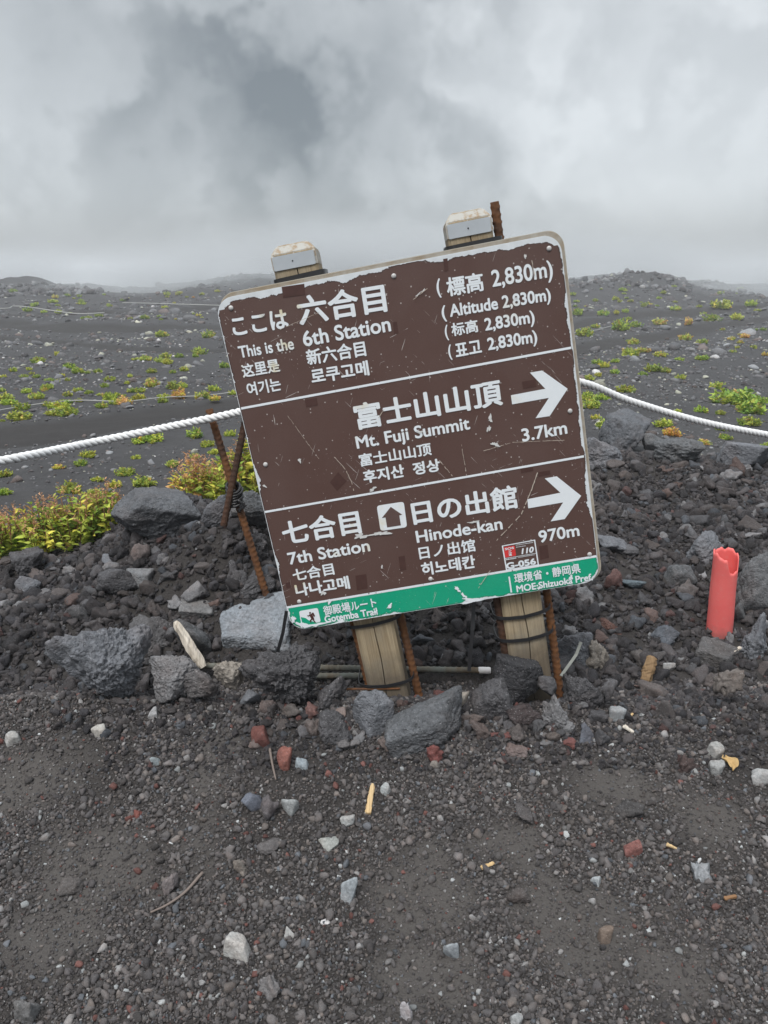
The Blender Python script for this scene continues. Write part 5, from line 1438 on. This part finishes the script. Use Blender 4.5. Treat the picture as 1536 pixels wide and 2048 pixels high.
def twig(pts, rpx, label):
    q = [ground(*p)[0] + Vector((0, 0, .008)) for p in pts]; q = spline(q, 8); c = q[0]
    dep = depth_of(c); r = rpx * dep / F
    v, f = tube([p - c for p in q], lambda i, a: r * (1.05 - .5 * i / len(q)), 7)
    tag(link('twig', mesh_py('twig', v, f, True), MAT_TWIG, None, c), label, 'twig')
twig([(406, 1752), (372, 1790), (338, 1815), (302, 1832)], 3.2, 'curved grey twig lying on the dusty gravel')
twig([(540, 1504), (545, 1534), (552, 1566)], 2.8, 'straight thin twig below the square red stone')

# ------------------------------------------------------------------ plants
def leaf_mat():
    M = Mat('plant_leaf')
    c = M.attr('leafcol', 'GEOMETRY')
    oc = M.n('ShaderNodeObjectInfo').outputs['Color']
    c = M.mix(1.0, c, oc, 'MULTIPLY')
    c = M.mix(1.0, c, M.mix(M.noise(60, 3, .6), (.8, .8, .8), (1.2, 1.2, 1.2)), 'MULTIPLY')
    M.base(c); M.rough(.6, .3)
    tr = M.n('ShaderNodeBsdfTranslucent'); M.l(c, tr.inputs['Color'])
    ms = M.n('ShaderNodeMixShader'); ms.inputs[0].default_value = .28
    M.l(M.b.outputs[0], ms.inputs[1]); M.l(tr.outputs[0], ms.inputs[2]); M.l(ms.outputs[0], M.o.inputs['Surface'])
    return M.m
MAT_LEAF = leaf_mat()
# a folded pointed leaf: base, sides, tip, midrib
LEAFV = np.array([(0, 0, 0), (-.20, .28, .06), (-.17, .62, .03), (0, 1, -.14), (.17, .62, .03), (.20, .28, .06), (0, .33, -.035), (0, .66, -.06)])
LEAFF = np.array([(0, 6, 1), (1, 6, 7), (1, 7, 2), (2, 7, 3), (0, 5, 6), (5, 7, 6), (5, 4, 7), (4, 3, 7)])
def leaves_mesh(name, base, direc, roll, length, colr):
    n = len(base)
    y = direc / np.linalg.norm(direc, axis=1)[:, None]
    up = np.tile([0, 0, 1.0], (n, 1)) + rng.normal(0, .25, (n, 3))
    x = np.cross(y, up); x /= np.linalg.norm(x, axis=1)[:, None] + 1e-9
    z = np.cross(x, y)
    cr_, sr_ = np.cos(roll)[:, None], np.sin(roll)[:, None]
    x, z = x * cr_ + z * sr_, z * cr_ - x * sr_
    Lf = LEAFV[None] * length[:, None, None]
    v = base[:, None] + Lf[..., 0:1] * x[:, None] + Lf[..., 1:2] * y[:, None] + Lf[..., 2:3] * z[:, None]
    f = (LEAFF[None] + (np.arange(n) * 8)[:, None, None]).reshape(-1, 3)
    me = mesh_np(name, v.reshape(-1, 3), f)
    a = me.color_attributes.new('leafcol', 'FLOAT_COLOR', 'POINT')
    c = np.repeat(np.concatenate([colr, np.ones((n, 1))], 1), 8, 0)
    a.data.foreach_set('color', c.astype(np.float32).ravel())
    me.materials.append(MAT_LEAF)
    return me
GREEN, YGREEN, YEL, ORG, OLIVE = (.18, .285, .048), (.35, .43, .070), (.52, .50, .085), (.58, .36, .14), (.14, .16, .05)
def clump(name, n_stems, leaves_per, R, Hh, lsize, mixc, seed):
    """leafy stems fanning out of one root, unit metres"""
    r_ = np.random.default_rng(seed)
    B, D, Ln, C = [], [], [], []
    stems = []
    for s in range(n_stems):
        a = r_.uniform(0, 6.283); q = math.sqrt(r_.random())
        foot = np.array([math.cos(a), math.sin(a), 0]) * R * q * .55
        top = np.array([math.cos(a) * R * q * 1.0 + r_.normal(0, R * .08), math.sin(a) * R * q + r_.normal(0, R * .08), Hh * (1.0 - .45 * q ** 2) * r_.uniform(.65, 1.1)])
        stems.append((foot, top))
        cc = np.array(mixc[r_.choice(len(mixc), p=[m[1] for m in mixc])][0])
        for k in range(leaves_per):
            t = r_.uniform(.25, 1.02)
            p = foot + (top - foot) * t + np.array([0, 0, -.15 * Hh * math.sin(math.pi * t)])
            b = r_.uniform(0, 6.283)
            d = np.array([math.cos(b), math.sin(b), r_.uniform(-.25, .75)]) + (top - foot) / (np.linalg.norm(top - foot) + 1e-6) * .35
            B.append(p); D.append(d); Ln.append(lsize * r_.uniform(.6, 1.25) * (1.1 - .35 * t))
            c2 = cc if r_.random() < .8 else np.array(mixc[r_.choice(len(mixc), p=[m[1] for m in mixc])][0])
            C.append(c2 * r_.uniform(.7, 1.3))
    B, D, Ln, C = map(np.array, (B, D, Ln, C))
    return leaves_mesh(name, B, D, r_.normal(0, .5, len(B)), Ln, C), stems
def plume(name, tops, size, n, colr, seed):
    """feathery seed heads: many tiny bracts on upright spikes"""
    r_ = np.random.default_rng(seed); B, D, Ln, C = [], [], [], []
    for tp in tops:
        for sp in range(r_.integers(2, 5)):
            ax = np.array([r_.normal(0, .45), r_.normal(0, .45), 1.0]); ax /= np.linalg.norm(ax)
            for k in range(n):
                t = r_.random(); b = r_.uniform(0, 6.283)
                B.append(np.array(tp) + ax * size * t); D.append(ax * .6 + np.array([math.cos(b), math.sin(b), .3]))
                Ln.append(size * .20 * r_.uniform(.6, 1.3)); C.append(np.array(colr) * r_.uniform(.65, 1.35))
    B, D, Ln, C = map(np.array, (B, D, Ln, C))
    return leaves_mesh(name, B, D, r_.normal(0, .8, len(B)), Ln, C)
def big_plant(px, py, wpx, hpx, label, mixc, seed, plumes=.5, pc=(.50, .28, .15), group=None, lpx=21, nst=60, lp=15):
    g, t = ground(px, py)
    R = wpx * t / F / 2; Hh = hpx * t / F * .98
    me, stems = clump('leafy_plant', nst, lp, R, Hh, lpx * t / F, mixc, seed)
    o = link('leafy_plant', me, None, None, g)
    o.color = (1.22, 1.15, 1.1, 1)
    tag(o, label, 'plant', group)
    sv, sf = [], []
    for a, b in stems:
        v, f = tube([a + (b - a) * (i / 4) for i in range(5)], lambda i, an: .0016, 5); k = len(sv); sv += v; sf += [[q + k for q in p] for p in f]
    link('stem', mesh_py('stem', sv, sf, True), MAT_STEM, o)
    tops = [b for a, b in stems if random.random() < plumes * .6 and b[2] > Hh * .5]
    if tops:
        pl = link('seed_head', plume('seed_head', tops, 24 * t / F, 12, pc, seed + 1), None, o); pl.color = (1, 1, 1, 1)
    return o
MAT_STEM = simple_mat('reddish_stem', (.20, .10, .05), .7)
MG = [(GREEN, .42), (YGREEN, .46), (YEL, .09), (ORG, .03)]
MY = [(GREEN, .28), (YGREEN, .54), (YEL, .15), (ORG, .03)]
MO = [(GREEN, .05), (YGREEN, .35), (YEL, .25), (ORG, .35)]
GS = 'leafy plants beside the boulders'
big_plant(18, 1106, 120, 88, 'leafy green plant with pink seed heads at the very edge of the view', MY, 61, .7, group=GS)
big_plant(82, 1102, 135, 92, 'leafy yellow green plant with pinkish tops between two greener ones', MY, 62, .75, group=GS)
big_plant(150, 1092, 135, 104, 'bushy yellow green plant in the middle of the shrub clump', MY, 63, .6, group=GS)
big_plant(208, 1070, 95, 96, 'leafy green plant hugging the largest dark grey boulder', [(GREEN, .25), (YGREEN, .5), (YEL, .2), (ORG, .05)], 64, .6, group=GS)
big_plant(392, 1000, 90, 74, 'orange tipped plant behind the largest dark grey boulder', MO, 65, .9, group=GS, lpx=18)
big_plant(452, 1004, 100, 100, 'green plant with pink seed heads behind the crossed stakes', MY, 66, .6, group=GS, lpx=22)
big_plant(506, 1000, 80, 120, 'tall yellowing plant touching the edge of the sign', [(GREEN, .3), (YGREEN, .4), (YEL, .3)], 67, .25, group=GS, lpx=23)

TUFTS = [clump('plant_tuft', 40, 12, 1.0, .62, .34, m, 200 + i)[0] for i, m in enumerate([MY, MG, MY, [(YGREEN, .6), (YEL, .4)], MG])]
TUFTO = [clump('plant_tuft', 40, 12, 1.0, .60, .32, m, 230 + i)[0] for i, m in enumerate([MO, [(ORG, .7), (YEL, .3)], MO])]
def z4(X, Y, W): return (X / 3.072, 480 + Y / 3.072, W / 3.072)
def z5(X, Y, W): return (X / 2.56, 780 + Y / 2.56, W / 2.56)
def z6(X, Y, W): return (1036 + X / 3.072, 480 + Y / 3.072, W / 3.072)
PL = [z4(*a) for a in ((1000, 595, 90), (1280, 600, 90), (235, 755, 85), (355, 710, 50), (1100, 722, 55), (1205, 720, 45), (890, 740, 90), (830, 738, 50), (980, 752, 60), (425, 790, 75), (485, 818, 80), (540, 820, 40), (600, 815, 55), (180, 800, 45),
  (150, 845, 50), (225, 845, 50), (195, 825, 40), (80, 808, 55), (380, 840, 55), (305, 868, 60), (358, 876, 50), (418, 865, 45), (675, 868, 75), (800, 842, 45), (930, 815, 70), (1060, 818, 50), (1135, 805, 65), (645, 905, 60), (780, 885, 50), (935, 900, 100),
  (850, 935, 85), (715, 958, 55), (760, 960, 40), (610, 955, 40), (545, 945, 55), (480, 930, 70), (420, 960, 70), (285, 915, 70), (165, 940, 70), (10, 930, 60), (222, 975, 100), (35, 980, 70), (55, 1010, 100), (20, 845, 40), (290, 1020, 70), (415, 1003, 75),
  (485, 995, 60), (120, 1105, 150), (310, 1075, 70), (405, 1075, 140), (630, 1030, 80), (700, 1008, 80), (760, 1010, 110), (850, 985, 100), (1010, 970, 80), (1110, 972, 130), (1240, 970, 110), (1320, 985, 80), (1430, 950, 60), (10, 1115, 40), (905, 1240, 190),
  (1190, 1210, 120), (1275, 1265, 90), (1415, 1205, 70), (610, 470, 50), (895, 485, 60), (805, 488, 40), (1180, 492, 40), (360, 450, 50), (430, 452, 30), (420, 345, 40), (490, 350, 40), (500, 382, 45), (325, 385, 60), (80, 320, 50), (50, 350, 40), (670, 410, 40), (170, 440, 60))]
PL += [z5(*a) for a in ((450, 345, 90), (415, 385, 70), (300, 400, 60), (30, 440, 80), (695, 352, 60), (885, 388, 80), (640, 435, 90), (740, 490, 120), (355, 530, 150), (485, 545, 110), (585, 500, 80), (500, 465, 60), (20, 535, 80), (1060, 290, 70), (1000, 350, 60), (1095, 325, 70))]
PL += [z6(*a) for a in ((640, 312, 45), (330, 340, 50), (370, 460, 80), (525, 462, 80), (605, 455, 50), (660, 445, 50), (800, 415, 80), (965, 430, 80), (1245, 420, 150), (1430, 405, 70), (680, 490, 40), (870, 520, 90), (1040, 520, 90), (1195, 500, 100), (1345, 490, 80),
  (410, 590, 120), (480, 540, 60), (635, 555, 130), (725, 535, 80), (875, 715, 90), (990, 740, 55), (1130, 735, 85), (1130, 640, 80), (1310, 615, 50), (1390, 600, 60), (1365, 635, 40), (1320, 690, 50), (1345, 665, 40), (1445, 668, 50), (1520, 710, 50), (490, 760, 75),
  (595, 752, 60), (690, 712, 120), (430, 860, 80), (490, 840, 60), (595, 820, 60), (830, 805, 110), (905, 812, 80), (665, 935, 120), (430, 990, 130), (520, 980, 100), (1320, 1000, 290), (1440, 1065, 200), (1420, 1140, 140), (890, 1145, 120), (945, 1205, 110),
  (1135, 1255, 90), (1270, 1225, 90), (1520, 1270, 70), (475, 1100, 60), (1505, 555, 40), (1460, 555, 30))]
ORANGE = [(361, 796), (304, 773), (247, 809), (1321, 713), (1462, 680), (1488, 675), (1531, 711), (1405, 888), (381, 847), (1375, 649), (1344, 872), (440, 800), (1320, 646), (115, 936), (390, 931)]
def lab_plant(px, py, wpx, org):
    big = 'broad' if wpx > 55 else 'mid sized' if wpx > 24 else 'small'
    c = 'orange tinged' if org else 'yellow green'
    if px < 620:
        where = ('on the misty slope under the rocky ridge' if py < 645 else 'on the stony strip between the two upper trails' if py < 700 else 'on the dark slope above the thin grey rope' if py < 792 else
                 'hugging the thin grey rope of the wide path' if py < 850 else 'between the wide path and the boulders')
    else:
        where = ('on the grey stony rise past the sign' if py < 628 else 'along the pale upper path past the sign' if py < 665 else 'on the dark ash below the bend of the path' if py < 745 else
                 'on the black slope above the white rope' if py < 815 else 'around the white rope end near the boulders')
    return f'{big} {c} plant {where}', f'{c} plants {where}'
def tuft(px, py, wpx, org, k):
    g, t = ground(px, py)
    o = bpy.data.objects.new('plant_tuft', (TUFTO if org else TUFTS)[k % (3 if org else 5)]); col.objects.link(o)
    R = wpx * t / F / 2 * 1.0
    o.location = (g.x, g.y, g.z - R * .05); o.scale = (R, R * random.uniform(.7, 1), R * random.uniform(1.0, 1.6) * (.85 if wpx > 60 else 1.0))
    o.rotation_euler = (0, 0, random.uniform(0, 6.28))
    v = random.uniform(.85, 1.2); o.color = (v * random.uniform(.9, 1.15), v, v * random.uniform(.8, 1.1), 1)
    l, gr = lab_plant(px, py, wpx, org); tag(o, l, 'plant', gr)
for k, (px, py, wpx) in enumerate(PL):
    org = any(abs(px - a) < 14 and abs(py - b) < 12 for a, b in ORANGE)
    if wpx > 55 and py < 800:                          # wide patches are several plants side by side
        tuft(px - wpx * .22, py, wpx * .62, org, k); tuft(px + wpx * .22, py - wpx * .03, wpx * .6, org, k + 1)
    else: tuft(px, py, wpx * 1.08, org, k)
rq = random.Random(77)
for k in range(45):                                    # more of the clumps of the middle slope
    if rq.random() < .6: px, py = rq.uniform(0, 470), rq.uniform(705, 835)
    else: px, py = rq.uniform(1165, 1536), rq.uniform(655, 860)
    g, t = ground(px, py)
    if path_mask(np.array([g.x]), np.array([g.y]))[0] > .3: continue
    tuft(px, py, rq.uniform(12, 30) * (1 + (py - 680) / 220), rq.random() < .13, k)
for k in range(70):                                    # the small far ones
    left = random.random() < .55
    px = random.uniform(60, 470) if left else random.uniform(1150, 1536)
    py = random.uniform(582, 640) if left else random.uniform(572, 640)
    g, t = ground(px, py)
    if path_mask(np.array([g.x]), np.array([g.y]))[0] > .3: continue
    tuft(px, py, random.uniform(7, 17), random.random() < .12, k)

def fog_bank():
    M = bpy.data.materials.new('drifting_cloud'); M.use_nodes = True
    t = M.node_tree; t.nodes.clear()
    o = N(t, 'ShaderNodeOutputMaterial'); v = N(t, 'ShaderNodeVolumePrincipled')
    v.inputs['Color'].default_value = (.74, .765, .785, 1)
    tc_ = N(t, 'ShaderNodeTexCoord'); ln = N(t, 'ShaderNodeVectorMath', operation='LENGTH'); t.links.new(tc_.outputs['Object'], ln.inputs[0])
    nz = N(t, 'ShaderNodeTexNoise', i_Scale=.16, i_Detail=3.0, i_Roughness=.55)
    ge = N(t, 'ShaderNodeNewGeometry'); t.links.new(ge.outputs['Position'], nz.inputs['Vector'])
    a_ = N(t, 'ShaderNodeMath', operation='MULTIPLY_ADD'); t.links.new(nz.outputs['Fac'], a_.inputs[0]); a_.inputs[1].default_value = .9; t.links.new(ln.outputs['Value'], a_.inputs[2])
    m_ = N(t, 'ShaderNodeMapRange', interpolation_type='SMOOTHSTEP'); t.links.new(a_.outputs[0], m_.inputs['Value'])
    m_.inputs['From Min'].default_value = .45; m_.inputs['From Max'].default_value = 1.35; m_.inputs['To Min'].default_value = FOG; m_.inputs['To Max'].default_value = 0.0
    t.links.new(m_.outputs[0], v.inputs['Density']); t.links.new(v.outputs[0], o.inputs['Volume'])
    d, f = ico(3); me = mesh_np('fog', d, f); me.materials.append(M)
    for k, (px, dist, cz, rx, ry, rz) in enumerate(((330, 50, .0, 9, 9, 3.0), (560, 52, 1.0, 12, 9, 4.2), (800, 52, 1.2, 12, 9, 4.4), (1010, 54, 1.2, 10, 9, 4.2), (1480, 48, .0, 9, 9, 3.2), (1700, 47, .4, 10, 9, 3.6), (1260, 68, 1.2, 12, 9, 4.0), (60, 72, .6, 14, 9, 3.4))):
        ob = bpy.data.objects.new('fog', me); col.objects.link(ob)
        ob.location = ((px - 768) / F * dist / .954, dist, cz); ob.scale = (rx, ry, rz)
        tag(ob, 'low drifting cloud swallowing the far slope', None, None, 'stuff')
FOG = .21
fog_bank()
build_haze()
